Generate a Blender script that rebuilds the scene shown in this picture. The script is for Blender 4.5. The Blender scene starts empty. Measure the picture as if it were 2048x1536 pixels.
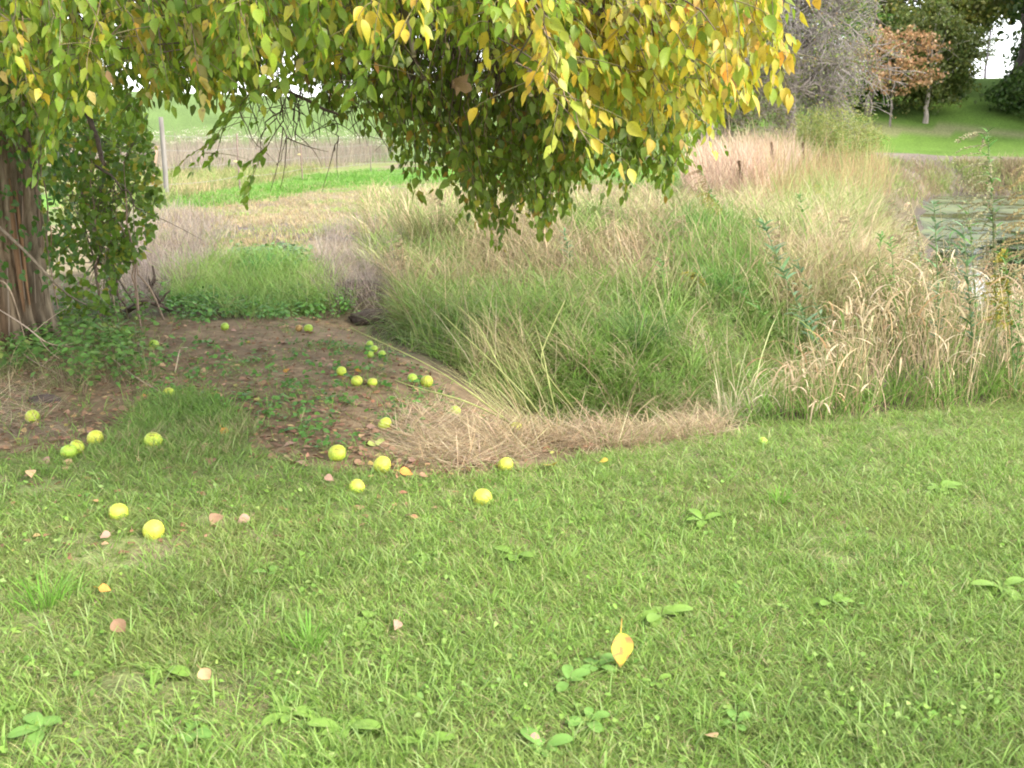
import bpy, math, random
import numpy as np
from mathutils import Vector, Matrix

S = bpy.context.scene
C = S.collection
R = math.radians
# ------------------------------------------------------------------ camera, sky, sun, exposure
PITCH = 13.65
FPX = 2010.0                      # focal length in pixels of a 2048-wide picture
cam_d = bpy.data.cameras.new('camera')
cam = bpy.data.objects.new('camera', cam_d)
C.objects.link(cam)
cam.location = (0, 0, 1.6)
cam.rotation_euler = (R(90 - PITCH), 0, 0)
cam_d.sensor_width = 36.0
cam_d.lens = 36.0 * FPX / 2048.0
cam_d.clip_start = 0.05
cam_d.clip_end = 3000
cam_d.dof.use_dof = True
cam_d.dof.focus_distance = 5.2
cam_d.dof.aperture_fstop = 5.6
S.camera = cam

SUN_EL, SUN_AZ = 42.0, 122.0      # azimuth: compass direction the sun stands in (0 = +Y, clockwise)
w = bpy.data.worlds.new('World')
S.world = w
w.use_nodes = True
nt = w.node_tree
nt.nodes.clear()
sky = nt.nodes.new('ShaderNodeTexSky')
sky.sky_type = 'NISHITA'
sky.sun_disc = False
sky.sun_elevation = R(SUN_EL)
sky.sun_rotation = R(SUN_AZ)
sky.air_density = 1.0
sky.dust_density = 1.0
sky.ozone_density = 0.6
hs = nt.nodes.new('ShaderNodeHueSaturation')
hs.inputs['Saturation'].default_value = 0.22
bgn = nt.nodes.new('ShaderNodeBackground')
bgn.inputs['Strength'].default_value = 0.15
wo = nt.nodes.new('ShaderNodeOutputWorld')
nt.links.new(sky.outputs[0], hs.inputs['Color'])
nt.links.new(hs.outputs[0], bgn.inputs['Color'])
nt.links.new(bgn.outputs[0], wo.inputs[0])

sd = bpy.data.lights.new('sun', 'SUN')
sd.energy = 1.5
sd.angle = R(16)
sd.color = (1.0, 0.92, 0.79)
sun = bpy.data.objects.new('sun', sd)
C.objects.link(sun)
az, el = R(SUN_AZ), R(SUN_EL)
to_sun = Vector((math.sin(az) * math.cos(el), math.cos(az) * math.cos(el), math.sin(el)))
sun.rotation_euler = to_sun.to_track_quat('Z', 'Y').to_euler()
sun.location = (0, -5, 20)

S.view_settings.view_transform = 'Standard'
S.view_settings.look = 'None'
S.view_settings.gamma = 1.0
S.view_settings.exposure = 2.35
S.view_settings.use_curve_mapping = False
try:
    S.cycles.filter_width = 1.9
    S.cycles.max_bounces = 8
    S.cycles.transparent_max_bounces = 4
    S.cycles.use_denoising = True
except Exception:
    pass

rng = np.random.default_rng(7)
random.seed(7)
ap = np.array

# ------------------------------------------------------------------ helpers
def tag(o, label=None, cat=None, group=None, kind=None):
    if label: o['label'] = label
    if cat: o['category'] = cat
    if group: o['group'] = group
    if kind: o['kind'] = kind
    return o

def empty(name, loc=(0, 0, 0), rz=0.0):
    o = bpy.data.objects.new(name, None)
    C.objects.link(o)
    o.location = loc
    o.rotation_euler = (0, 0, rz)
    o.empty_display_size = 0.1
    return o

def sstep(a, b, x):
    t = np.clip((np.asarray(x, float) - a) / (b - a), 0, 1)
    return t * t * (3 - 2 * t)

def _hash(ix, iy, s):
    n = (ix * 374761393 + iy * 668265263 + s * 2147483647 + 1013904223).astype(np.int64)
    n = (n ^ (n >> 13)) * 1274126177
    n = n ^ (n >> 16)
    return (n & 0xFFFFFF) / float(0xFFFFFF)

def vnoise(x, y, s=0):
    x = np.asarray(x, float); y = np.asarray(y, float)
    ix = np.floor(x).astype(np.int64); iy = np.floor(y).astype(np.int64)
    fx = x - ix; fy = y - iy
    fx = fx * fx * (3 - 2 * fx); fy = fy * fy * (3 - 2 * fy)
    a = _hash(ix, iy, s); b = _hash(ix + 1, iy, s); c = _hash(ix, iy + 1, s); d = _hash(ix + 1, iy + 1, s)
    return (a * (1 - fx) + b * fx) * (1 - fy) + (c * (1 - fx) + d * fx) * fy

def fbm(x, y, s=0, o=3):
    v = 0; a = 0.5; t = 0
    for k in range(o):
        v = v + a * vnoise(np.asarray(x) * 2 ** k, np.asarray(y) * 2 ** k, s + 17 * k); t += a; a *= 0.5
    return v / t

def norm(v):
    v = np.asarray(v, float)
    return v / np.maximum(np.linalg.norm(v, axis=-1, keepdims=True), 1e-9)

# the picture's geometry, used to lay the place out
_cp, _sp = math.cos(R(PITCH)), math.sin(R(PITCH))
FWD = ap([0, _cp, -_sp]); UPV = ap([0, _sp, _cp]); CAM = ap([0, 0, 1.6])

def at(px, py, depth):
    """world point seen at picture position px,py at this distance ahead"""
    px = np.asarray(px, float); py = np.asarray(py, float); depth = np.asarray(depth, float)
    a = (px - 1024) / FPX * depth; b = (768 - py) / FPX * depth
    return CAM + depth[..., None] * FWD + a[..., None] * ap([1, 0, 0]) + b[..., None] * UPV

def to_px(P):
    d = np.asarray(P, float) - CAM
    dep = d @ FWD
    dep = np.where(dep < 0.05, 0.05, dep)
    return 1024 + FPX * d[..., 0] / dep, 768 - FPX * (d @ UPV) / dep, dep

def segd(x, y, a, b):
    ax, ay = a; bx, by = b
    dx, dy = bx - ax, by - ay
    t = np.clip(((x - ax) * dx + (y - ay) * dy) / (dx * dx + dy * dy), 0, 1)
    return np.hypot(x - ax - t * dx, y - ay - t * dy)

WATER_Z = -0.8

def H(x, y):
    x = np.asarray(x, float); y = np.asarray(y, float)
    z = 0.35 * sstep(9.5, 15, y) * sstep(9, 4, x - 0.25 * y)
    z = z + 0.30 * np.exp(-(((x - 1.2) / 2.6) ** 2 + ((y - 14.5) / 3.0) ** 2))
    d = segd(x, y, (0.7, 7.0), (3.4, 9.0)); z = z - 0.50 * np.exp(-(d / 0.95) ** 2)
    d = segd(x, y, (3.4, 9.0), (8.5, 13.0)); z = z - 0.55 * np.exp(-(d / 1.1) ** 2)
    d = segd(x, y, (0.5, 7.2), (-1.6, 9.6)); z = z - 0.16 * np.exp(-(d / 0.55) ** 2)
    # pond basin
    e = x - (0.40 * y + 0.3) + 0.7 * (vnoise(x * 0.4, y * 0.4, 3) - 0.5)
    m = sstep(-1.8, 1.2, e) * sstep(10.5, 15, y) * sstep(47, 42.5, y + 1.5 * (vnoise(x * 0.15, 0 * y, 5) - .5))
    z = z * (1 - m) + (-1.5) * m
    # far bank and hill on the right
    wr = sstep(4, 20, x)
    zr = 0.75 * sstep(44.5, 49, y) + 0.35 * sstep(50, 61, y) + 5.2 * sstep(58, 82, y)
    zr = zr + 0.25 * (vnoise(x * 0.3, y * 0.3, 9) - 0.5) * sstep(44, 47, y) * sstep(54, 50, y)
    zl = 4.9 * sstep(62, 92, y) + 0.5 * sstep(-15, -35, x) * sstep(62, 92, y)
    z = z + (zr * wr + zl * (1 - wr)) * (1 - m)
    z = z - 1.5 * sstep(100, 260, y)
    # small relief
    near = np.exp(-(np.hypot(x, y) / 18.0) ** 2)
    z = z + near * (0.030 * (fbm(x * 1.3, y * 1.3, 11) - 0.5) + 0.03 * (vnoise(x * .5, y * .5, 12) - .5))
    z = z + (1 - near) * 0.10 * (fbm(x * 0.35, y * 0.35, 14) - 0.5)
    return z

def ground_px(px, py):
    """where the ray through picture position px,py meets the ground (vectorised)"""
    px = np.atleast_1d(np.asarray(px, float)); py = np.atleast_1d(np.asarray(py, float))
    a = (px - 1024) / FPX; b = (768 - py) / FPX
    D = FWD + a[:, None] * ap([1, 0, 0]) + b[:, None] * UPV
    t = np.full(len(px), np.nan); tp = np.full(len(px), 0.8)
    steps = 0.8 * (200 / 0.8) ** (np.arange(1, 161) / 160.0)
    prev = np.full(len(px), 0.8)
    done = np.zeros(len(px), bool)
    lo = np.full(len(px), 0.8); hi = np.full(len(px), 200.0)
    for s in steps:
        P = CAM + D * s
        hit = (~done) & (P[:, 2] < H(P[:, 0], P[:, 1]))
        lo[hit] = prev[hit]; hi[hit] = s
        done |= hit
        prev[:] = s
    for _ in range(14):
        mid = (lo + hi) / 2
        P = CAM + D * mid[:, None]
        below = P[:, 2] < H(P[:, 0], P[:, 1])
        hi = np.where(below, mid, hi); lo = np.where(below, lo, mid)
    P = CAM + D * hi[:, None]
    P[:, 2] = H(P[:, 0], P[:, 1])
    return P, done

_gx = np.arange(-940, 3101, 12.0); _gy = np.arange(120, 1741, 4.0)
_GX, _GY = np.meshgrid(_gx, _gy, indexing='ij')
_P, _ok = ground_px(_GX.ravel(), _GY.ravel())
_dep = ((_P - CAM) @ FWD)
_INV = np.where(_ok, 1 / _dep, 0.0).reshape(_GX.shape)

def ground_fast(px, py):
    fx = np.clip((px + 940) / 12.0, 0, len(_gx) - 1.001); fy = np.clip((py - 120) / 4.0, 0, len(_gy) - 1.001)
    i = fx.astype(int); j = fy.astype(int); u = fx - i; v = fy - j
    a, b, c, d = _INV[i, j], _INV[i + 1, j], _INV[i, j + 1], _INV[i + 1, j + 1]
    inv = (a * (1 - u) + b * u) * (1 - v) + (c * (1 - u) + d * u) * v
    ok = (np.minimum(np.minimum(a, b), np.minimum(c, d)) > 0)
    P = at(px, py, 1 / np.maximum(inv, 1e-4)); P[:, 2] = H(P[:, 0], P[:, 1])
    return P, ok

def gp(px, py):
    P, ok = ground_px([px], [py])
    return P[0]

def inpoly(px, py, poly):
    px = np.asarray(px, float); py = np.asarray(py, float)
    c = np.zeros(px.shape, bool)
    n = len(poly); j = n - 1
    for i in range(n):
        xi, yi = poly[i]; xj, yj = poly[j]
        if yi != yj:
            c ^= ((yi > py) != (yj > py)) & (px < (xj - xi) * (py - yi) / (yj - yi) + xi)
        j = i
    return c

class Acc:
    """collects triangles with a colour per vertex; build() links them as ONE mesh object"""
    def __init__(s): s.v = []; s.t = []; s.c = []; s.n = 0
    def add(s, v, t, c):
        v = np.asarray(v, np.float32).reshape(-1, 3); t = np.asarray(t, np.int64).reshape(-1, 3)
        c = np.asarray(c, np.float32)
        if c.ndim == 1: c = np.tile(c, (len(v), 1))
        s.v.append(v); s.t.append(t + s.n); s.c.append(c); s.n += len(v)
    def mesh(s, name, smooth=True):
        v = np.concatenate(s.v); t = np.concatenate(s.t).astype(np.int32); c = np.concatenate(s.c)
        me = bpy.data.meshes.new(name)
        me.vertices.add(len(v)); me.vertices.foreach_set('co', v.ravel())
        me.loops.add(len(t) * 3); me.loops.foreach_set('vertex_index', t.ravel())
        me.polygons.add(len(t)); me.polygons.foreach_set('loop_start', np.arange(0, len(t) * 3, 3, dtype=np.int32))
        me.polygons.foreach_set('loop_total', np.full(len(t), 3, np.int32))
        if smooth: me.polygons.foreach_set('use_smooth', np.ones(len(t), bool))
        me.update(calc_edges=True)
        a = me.color_attributes.new('col', 'FLOAT_COLOR', 'POINT')
        cc = np.concatenate([c, np.ones((len(c), 1), np.float32)], 1)
        a.data.foreach_set('color', cc.ravel())
        return me
    def build(s, name, mat, parent=None, smooth=True):
        me = s.mesh(name, smooth)
        me.materials.append(mat)
        o = bpy.data.objects.new(name, me)
        C.objects.link(o)
        if parent is not None:
            o.parent = parent
            o.matrix_parent_inverse = parent_inv(parent)
        return o

def parent_inv(p):
    m = Matrix.LocRotScale(p.location, p.rotation_euler, p.scale)
    q = p.parent
    return m.inverted()

# ---- materials
def mat_attr(name, *args, spots=0.0, **kw):
    m = _mat_attr(name, *args, **kw)
    if spots > 0:
        t = m.node_tree; N = t.nodes; L = t.links
        sc = next(n for n in N if n.type == 'VECT_MATH')
        nz = N.new('ShaderNodeTexNoise'); nz.inputs['Scale'].default_value = 75; nz.inputs['Detail'].default_value = 2
        tc = next(n for n in N if n.type == 'TEX_COORD'); L.new(tc.outputs['Object'], nz.inputs['Vector'])
        mr = N.new('ShaderNodeMapRange'); mr.inputs['From Min'].default_value = .60; mr.inputs['From Max'].default_value = .68; mr.inputs['To Max'].default_value = spots
        L.new(nz.outputs['Fac'], mr.inputs['Value'])
        mx = N.new('ShaderNodeMix'); mx.data_type = 'RGBA'; mx.inputs['B'].default_value = (.16, .08, .03, 1)
        outs = [l.to_socket for l in sc.outputs[0].links]
        L.new(mr.outputs[0], mx.inputs['Factor']); L.new(sc.outputs[0], mx.inputs['A'])
        for o in outs: L.new(mx.outputs['Result'], o)
    return m

def _mat_attr(name, rough=0.6, trans=0.0, spec=0.3, nscale=30.0, namp=0.35, bump=0.0, bscale=60.0, bdist=0.01, stretch=None):
    m = bpy.data.materials.new(name); m.use_nodes = True
    t = m.node_tree; N = t.nodes; L = t.links
    p = N['Principled BSDF']; out = N['Material Output']
    a = N.new('ShaderNodeAttribute'); a.attribute_name = 'col'
    tc = N.new('ShaderNodeTexCoord')
    src = tc.outputs['Object']
    if stretch:
        mp = N.new('ShaderNodeMapping'); mp.inputs['Scale'].default_value = stretch
        L.new(src, mp.inputs[0]); src = mp.outputs[0]
    nz = N.new('ShaderNodeTexNoise'); nz.inputs['Scale'].default_value = nscale; nz.inputs['Detail'].default_value = 5
    L.new(src, nz.inputs['Vector'])
    mr = N.new('ShaderNodeMapRange'); mr.inputs['From Min'].default_value = 0.3; mr.inputs['From Max'].default_value = 0.7
    mr.inputs['To Min'].default_value = 1 - namp; mr.inputs['To Max'].default_value = 1 + namp
    L.new(nz.outputs['Fac'], mr.inputs['Value'])
    mx = N.new('ShaderNodeVectorMath'); mx.operation = 'SCALE'
    L.new(a.outputs['Color'], mx.inputs[0]); L.new(mr.outputs[0], mx.inputs['Scale'])
    L.new(mx.outputs[0], p.inputs['Base Color'])
    p.inputs['Roughness'].default_value = rough
    p.inputs['Specular IOR Level'].default_value = spec
    if bump > 0:
        n2 = N.new('ShaderNodeTexNoise'); n2.inputs['Scale'].default_value = bscale; n2.inputs['Detail'].default_value = 6
        L.new(src, n2.inputs['Vector'])
        b = N.new('ShaderNodeBump'); b.inputs['Strength'].default_value = bump; b.inputs['Distance'].default_value = bdist
        L.new(n2.outputs['Fac'], b.inputs['Height']); L.new(b.outputs[0], p.inputs['Normal'])
    if trans > 0:
        tr = N.new('ShaderNodeBsdfTranslucent'); L.new(mx.outputs[0], tr.inputs['Color'])
        ms = N.new('ShaderNodeMixShader'); ms.inputs[0].default_value = trans
        L.new(p.outputs[0], ms.inputs[1]); L.new(tr.outputs[0], ms.inputs[2]); L.new(ms.outputs[0], out.inputs[0])
    return m

M_ground = mat_attr('soil_and_turf', rough=0.95, spec=0.1, nscale=9, namp=0.35, bump=0.8, bscale=40, bdist=0.02)
M_grass = mat_attr('grass_blade', rough=0.5, trans=0.48, spec=0.3, nscale=14, namp=0.18)
M_dry = mat_attr('dry_straw', rough=0.7, trans=0.38, spec=0.2, nscale=20, namp=0.2)
M_leaf = mat_attr('tree_leaf', spots=.6, rough=0.45, trans=0.48, spec=0.4, nscale=18, namp=0.16)
M_dead = mat_attr('dead_leaf', rough=0.8, trans=0.12, spec=0.15, nscale=60, namp=0.3)
M_weed = mat_attr('weed_leaf', rough=0.55, trans=0.3, spec=0.3, nscale=40, namp=0.2)
M_bark = mat_attr('bark', rough=0.9, spec=0.15, nscale=22, namp=0.4, bump=1.0, bscale=45, bdist=0.02, stretch=(1, 1, 0.12))
M_twig = mat_attr('twig', rough=0.85, spec=0.15, nscale=30, namp=0.3)
M_wood = mat_attr('weathered_wood', rough=0.85, spec=0.15, nscale=14, namp=0.35, bump=0.5, bscale=30, stretch=(1, 1, 0.1))
M_rust = mat_attr('painted_steel', rough=0.7, spec=0.3, nscale=20, namp=0.3)
M_fruit = mat_attr('fruit_skin', spots=.35, rough=0.5, spec=0.35, nscale=25, namp=0.10, bump=0.3, bscale=120, bdist=0.002)

# ---- shapes
def blades(acc, P, h, wd, th0, th1, azm, col, seg=3, tipcol=None, tipmix=0.0):
    N = len(P)
    if N == 0: return
    h = np.broadcast_to(np.asarray(h, float), (N,)); wd = np.broadcast_to(np.asarray(wd, float), (N,))
    th0 = np.broadcast_to(np.asarray(th0, float), (N,)); th1 = np.broadcast_to(np.asarray(th1, float), (N,))
    d = np.stack([np.cos(azm), np.sin(azm), np.zeros(N)], 1)
    tw = rng.uniform(0, math.pi, N)
    side = np.stack([np.cos(azm + tw), np.sin(azm + tw), np.zeros(N)], 1)
    pos = P.copy().astype(float)
    lev = [pos.copy()]
    for k in range(seg):
        th = th0 + th1 * (k + 0.5) / seg
        pos = pos + (h / seg)[:, None] * (np.sin(th)[:, None] * d + np.cos(th)[:, None] * ap([0, 0, 1.0]))
        lev.append(pos.copy())
    K = 2 * seg + 1
    V = np.zeros((N, K, 3)); CC = np.zeros((N, K, 3))
    for k in range(seg):
        t = k / seg
        ww = wd * (0.75 + 0.5 * t) * (1 - t * t * 0.6) * 0.5
        V[:, 2 * k] = lev[k] - side * ww[:, None]
        V[:, 2 * k + 1] = lev[k] + side * ww[:, None]
        cc = col if tipcol is None else col * (1 - tipmix * t * t) + tipcol * (tipmix * t * t)
        CC[:, 2 * k] = cc; CC[:, 2 * k + 1] = cc
    V[:, K - 1] = lev[seg]
    CC[:, K - 1] = col if tipcol is None else col * (1 - tipmix) + tipcol * tipmix
    T = []
    for k in range(seg - 1):
        a = 2 * k
        T += [(a, a + 1, a + 3), (a, a + 3, a + 2)]
    a = 2 * (seg - 1)
    T.append((a, a + 1, a + 2))
    T = np.array(T)
    idx = (np.arange(N) * K)[:, None, None] + T[None]
    acc.add(V.reshape(-1, 3), idx.reshape(-1, 3), CC.reshape(-1, 3))

def leaf_template(lod, fold=0.18, curl=0.16, wid=0.30, acum=1.0):
    if lod == 0: ts = [(.10, .55), (.28, .95), (.48, 1.0), (.68, .70), (.86, .26)]
    elif lod == 1: ts = [(.28, .95), (.68, .62)]
    elif lod == 2: ts = [(.42, 1.0)]
    else:
        return np.array([(0, 0, 0), (.45, -wid, .03), (1, 0, 0), (.45, wid, .03)], float), np.array([(0, 1, 2), (0, 2, 3)])
    v = [(0, 0, 0)]
    for t, ww in ts:
        y = ww * wid; z = -curl * t * t
        v += [(t, -y, z + fold * y), (t, 0, z), (t, y, z + fold * y)]
    v.append((1, 0, -curl * acum))
    T = [(0, 2, 1), (0, 3, 2)]
    for k in range(len(ts) - 1):
        a = 1 + 3 * k; b = a + 3
        T += [(a, a + 1, b + 1), (a, b + 1, b), (a + 1, a + 2, b + 2), (a + 1, b + 2, b + 1)]
    a = 1 + 3 * (len(ts) - 1); e = len(v) - 1
    T += [(a, a + 1, e), (a + 1, a + 2, e)]
    if lod == 0:      # leaf stalk
        n = len(v)
        v += [(-.28, -.008, .05), (-.28, .008, .05), (0.02, .01, 0), (0.02, -.01, 0)]
        T += [(n, n + 1, n + 2), (n, n + 2, n + 3)]
    return np.array(v, float), np.array(T)

def leaves(acc, P, D, Nn, size, col, lod=1, wid=1.0, tmpl=None):
    N = len(P)
    if N == 0: return
    v, T = tmpl if tmpl is not None else leaf_template(lod)
    D = norm(D); Y = norm(np.cross(Nn, D)); Z = np.cross(D, Y)
    size = np.broadcast_to(np.asarray(size, float), (N,)); wid = np.broadcast_to(np.asarray(wid, float), (N,))
    V = P[:, None, :] + size[:, None, None] * (v[None, :, 0:1] * D[:, None] + (v[None, :, 1:2] * wid[:, None, None]) * Y[:, None] + v[None, :, 2:3] * Z[:, None])
    K = len(v)
    idx = (np.arange(N) * K)[:, None, None] + T[None]
    CC = np.repeat(np.asarray(col, float)[:, None, :], K, 1)
    acc.add(V.reshape(-1, 3), idx.reshape(-1, 3), CC.reshape(-1, 3))

def tube(acc, pts, rad, sides=5, col=(.1, .1, .1), cap=True):
    pts = np.asarray(pts, float); n = len(pts)
    rad = np.broadcast_to(np.asarray(rad, float), (n,))
    tg = norm(np.gradient(pts, axis=0))
    ref = ap([0, 0, 1.0]) if abs(tg[:, 2]).mean() < 0.8 else ap([1.0, 0, 0])
    U = norm(np.cross(tg, ref)); W = np.cross(tg, U)
    a = np.arange(sides) / sides * 2 * math.pi
    V = pts[:, None] + rad[:, None, None] * (np.cos(a)[None, :, None] * U[:, None] + np.sin(a)[None, :, None] * W[:, None])
    V = V.reshape(-1, 3)
    i = np.arange(n - 1)[:, None] * sides; j = np.arange(sides)[None]; j2 = (j + 1) % sides
    A = (i + j).ravel(); B = (i + j2).ravel(); Cc = A + sides; Dd = B + sides
    T = np.concatenate([np.stack([A, B, Dd], 1), np.stack([A, Dd, Cc], 1)])
    if cap:
        e = (n - 1) * sides
        T = np.concatenate([T, np.array([(e, e + k, e + k + 1) for k in range(1, sides - 1)]).reshape(-1, 3)])
    acc.add(V, T, np.asarray(col, float))

def bez(a, b, c, n):
    t = np.linspace(0, 1, n)[:, None]
    return (1 - t) ** 2 * a + 2 * t * (1 - t) * b + t * t * c

def pal(cols, wts, n, jit=0.18):
    cols = np.asarray(cols, float); wts = np.asarray(wts, float); wts = wts / wts.sum()
    i = rng.choice(len(cols), n, p=wts)
    c = cols[i] * (1 + rng.uniform(-jit, jit, (n, 1))) * (1 + rng.uniform(-jit * .35, jit * .35, (n, 3)))
    return np.clip(c, 0.004, 0.9)

def pal_n(cols, wts, val, jit=0.18):
    cols = np.asarray(cols, float); cw = np.cumsum(wts) / np.sum(wts)
    n = len(val)
    i = np.clip(np.searchsorted(cw, np.clip(val + rng.normal(0, .16, n), 0, .999)), 0, len(cols) - 1)
    c = cols[i] * (1 + rng.uniform(-jit, jit, (n, 1))) * (1 + rng.uniform(-jit * .35, jit * .35, (n, 3)))
    return np.clip(c, 0.004, 0.9)

# ------------------------------------------------------------------ zones of the ground (picture outlines projected on the ground)
Z_DIRT = [(-300, 720), (60, 690), (220, 640), (560, 632), (700, 650), (790, 700), (900, 770), (1010, 830), (1130, 872), (1180, 890), (1130, 915), (1000, 945), (850, 955), (640, 940), (500, 900), (500, 850), (400, 800), (300, 790), (240, 830), (200, 880), (60, 905), (-300, 930)]
Z_STRAW1 = [(790, 860), (880, 820), (1010, 850), (1120, 865), (1300, 820), (1440, 790), (1490, 850), (1300, 890), (1100, 920), (930, 945), (820, 930)]
Z_STRAW2 = [(-300, 740), (0, 760), (110, 790), (110, 860), (-300, 880)]
Z_EDGE = [(-400, 690), (100, 690), (300, 650), (560, 640), (720, 660), (800, 720), (1000, 835), (1150, 880), (1300, 860), (1480, 850), (1600, 850), (1750, 832), (2048, 800), (2500, 760)]   # the line where the mown part ends

def edge_y(px):
    e = ap(Z_EDGE); return np.interp(px, e[:, 0], e[:, 1])

def soil_mask(x, y):
    P = np.stack([x, y, H(x, y)], -1)
    u, v, d = to_px(P)
    u = u + 40 * (fbm(x * 2.2, y * 2.2, 40) - .5) * 2; v = v + 18 * (fbm(x * 2.2, y * 2.2, 41) - .5) * 2
    m = inpoly(u, v, Z_DIRT) & (y > 0.5)
    return m, u, v, d

# ------------------------------------------------------------------ ground sheet
def build_ground():
    f1 = np.linspace(-42, 42, 300); f2 = np.linspace(42, 318, 70)[1:-1]
    ang = np.concatenate([f1, f2]); na = len(ang)
    r = np.concatenate([[0.25, 0.6, 1.0, 1.4, 1.8], 2.0 * (1500 / 2.0) ** (np.linspace(0, 1, 290) ** 1.0)])
    A, RR = np.meshgrid(np.radians(ang), r, indexing='ij')
    X = RR * np.sin(A); Y = RR * np.cos(A); Zz = H(X, Y)
    V = np.stack([X, Y, Zz], -1).reshape(-1, 3)
    nr = len(r)
    i = np.arange(na)[:, None] * nr; i2 = ((np.arange(na) + 1) % na)[:, None] * nr; j = np.arange(nr - 1)[None]
    a = (i + j).ravel(); b = (i2 + j).ravel(); c = (i2 + j + 1).ravel(); d = (i + j + 1).ravel()
    T = np.concatenate([np.stack([a, d, c], 1), np.stack([a, c, b], 1)])
    V = np.concatenate([V, [[0, 0, float(H(0, 0))]]])
    ctr = len(V) - 1
    T = np.concatenate([T, np.stack([np.arange(na) * nr, ((np.arange(na) + 1) % na) * nr, np.full(na, ctr)], 1)])
    x, y = V[:, 0], V[:, 1]
    m, u, v, dep = soil_mask(x, y)
    n1 = fbm(x * 3, y * 3, 50)[:, None]; n2 = fbm(x * .8, y * .8, 51)[:, None]; n3 = fbm(x * 11, y * 11, 53)[:, None]
    turf = ap([.15, .17, .07]) * (.7 + .6 * n1)
    turf = turf * (n2 < .60) + ap([.20, .17, .10]) * (n2 >= .60)
    soil = ap([.180, .130, .078]) * (.55 + .6 * n1 + .4 * n3)
    col = np.where(m[:, None], soil, turf)
    for poly in (Z_STRAW1, Z_STRAW2):
        s = inpoly(u, v, poly) & (y > 1)
        col = np.where(s[:, None], ap([.20, .155, .10]) * (.6 + .8 * n1), col)
    # beyond the mown edge
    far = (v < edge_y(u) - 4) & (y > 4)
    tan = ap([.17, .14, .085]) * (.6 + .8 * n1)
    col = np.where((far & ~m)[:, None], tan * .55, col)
    # mown field on the left and its green strip
    fld = (y > 11.5) & (x < 1.5 + 0.05 * y) & (y < 60)
    fn = fbm(x * .5 + 4, y * .25, 60)[:, None]
    field = ap([.20, .165, .10]) * (.75 + .5 * n2) * (fn < .55) + ap([.13, .165, .06]) * (fn >= .55)
    field = np.where((fbm(x * .5, y * .5, 61) > .62)[:, None], ap([.13, .11, .10]), field)
    col = np.where(fld[:, None], field, col)
    strip = (v > 325) & (v < np.interp(u, [300, 400, 620, 900, 1100, 1500], [420, 415, 385, 365, 350, 372])) & (y > 18) & (v > np.interp(u, [300, 600, 700, 1100], [385, 362, 345, 322])) & (x < 14)
    col = np.where(strip[:, None], ap([.10, .20, .03]) * (.85 + .3 * n2), col)
    lftw = fld & ~strip & (x < -6.2) & (y > 20)
    col = np.where(lftw[:, None], ap([.17, .19, .07]) * (.7 + .6 * n2), col)
    hill = (y > 62) & (x < 12)
    col = np.where(hill[:, None], ap([.10, .15, .048]) * (.7 + .6 * n2), col)
    # pond bed, far bank, park lawn and hill on the right
    right = (x > 4 + 0.1 * y) & (y > 42)
    bank = right & (y < 50.5)
    col = np.where(bank[:, None], ap([.15, .125, .105]) * (.65 + .7 * n2), col)
    lawn = right & (y >= 50.5)
    dry = (fbm(x * .12 + 3, y * .5, 70) > .60) & (y < 66)
    col = np.where(lawn[:, None], np.where(dry[:, None], ap([.15, .16, .07]), ap([.085, .145, .026]) * (.75 + .5 * n2)), col)
    col = np.where((V[:, 2:3] < WATER_Z + .18) & (y[:, None] > 9), ap([.07, .06, .05]) * (.7 + .6 * n1), col)
    acc = Acc(); acc.add(V, T, col)
    g = acc.build('ground', M_ground)
    tag(g, 'uneven grassy ground with a bare soil patch, ditch and far slopes', kind='structure')
build_ground()

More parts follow.
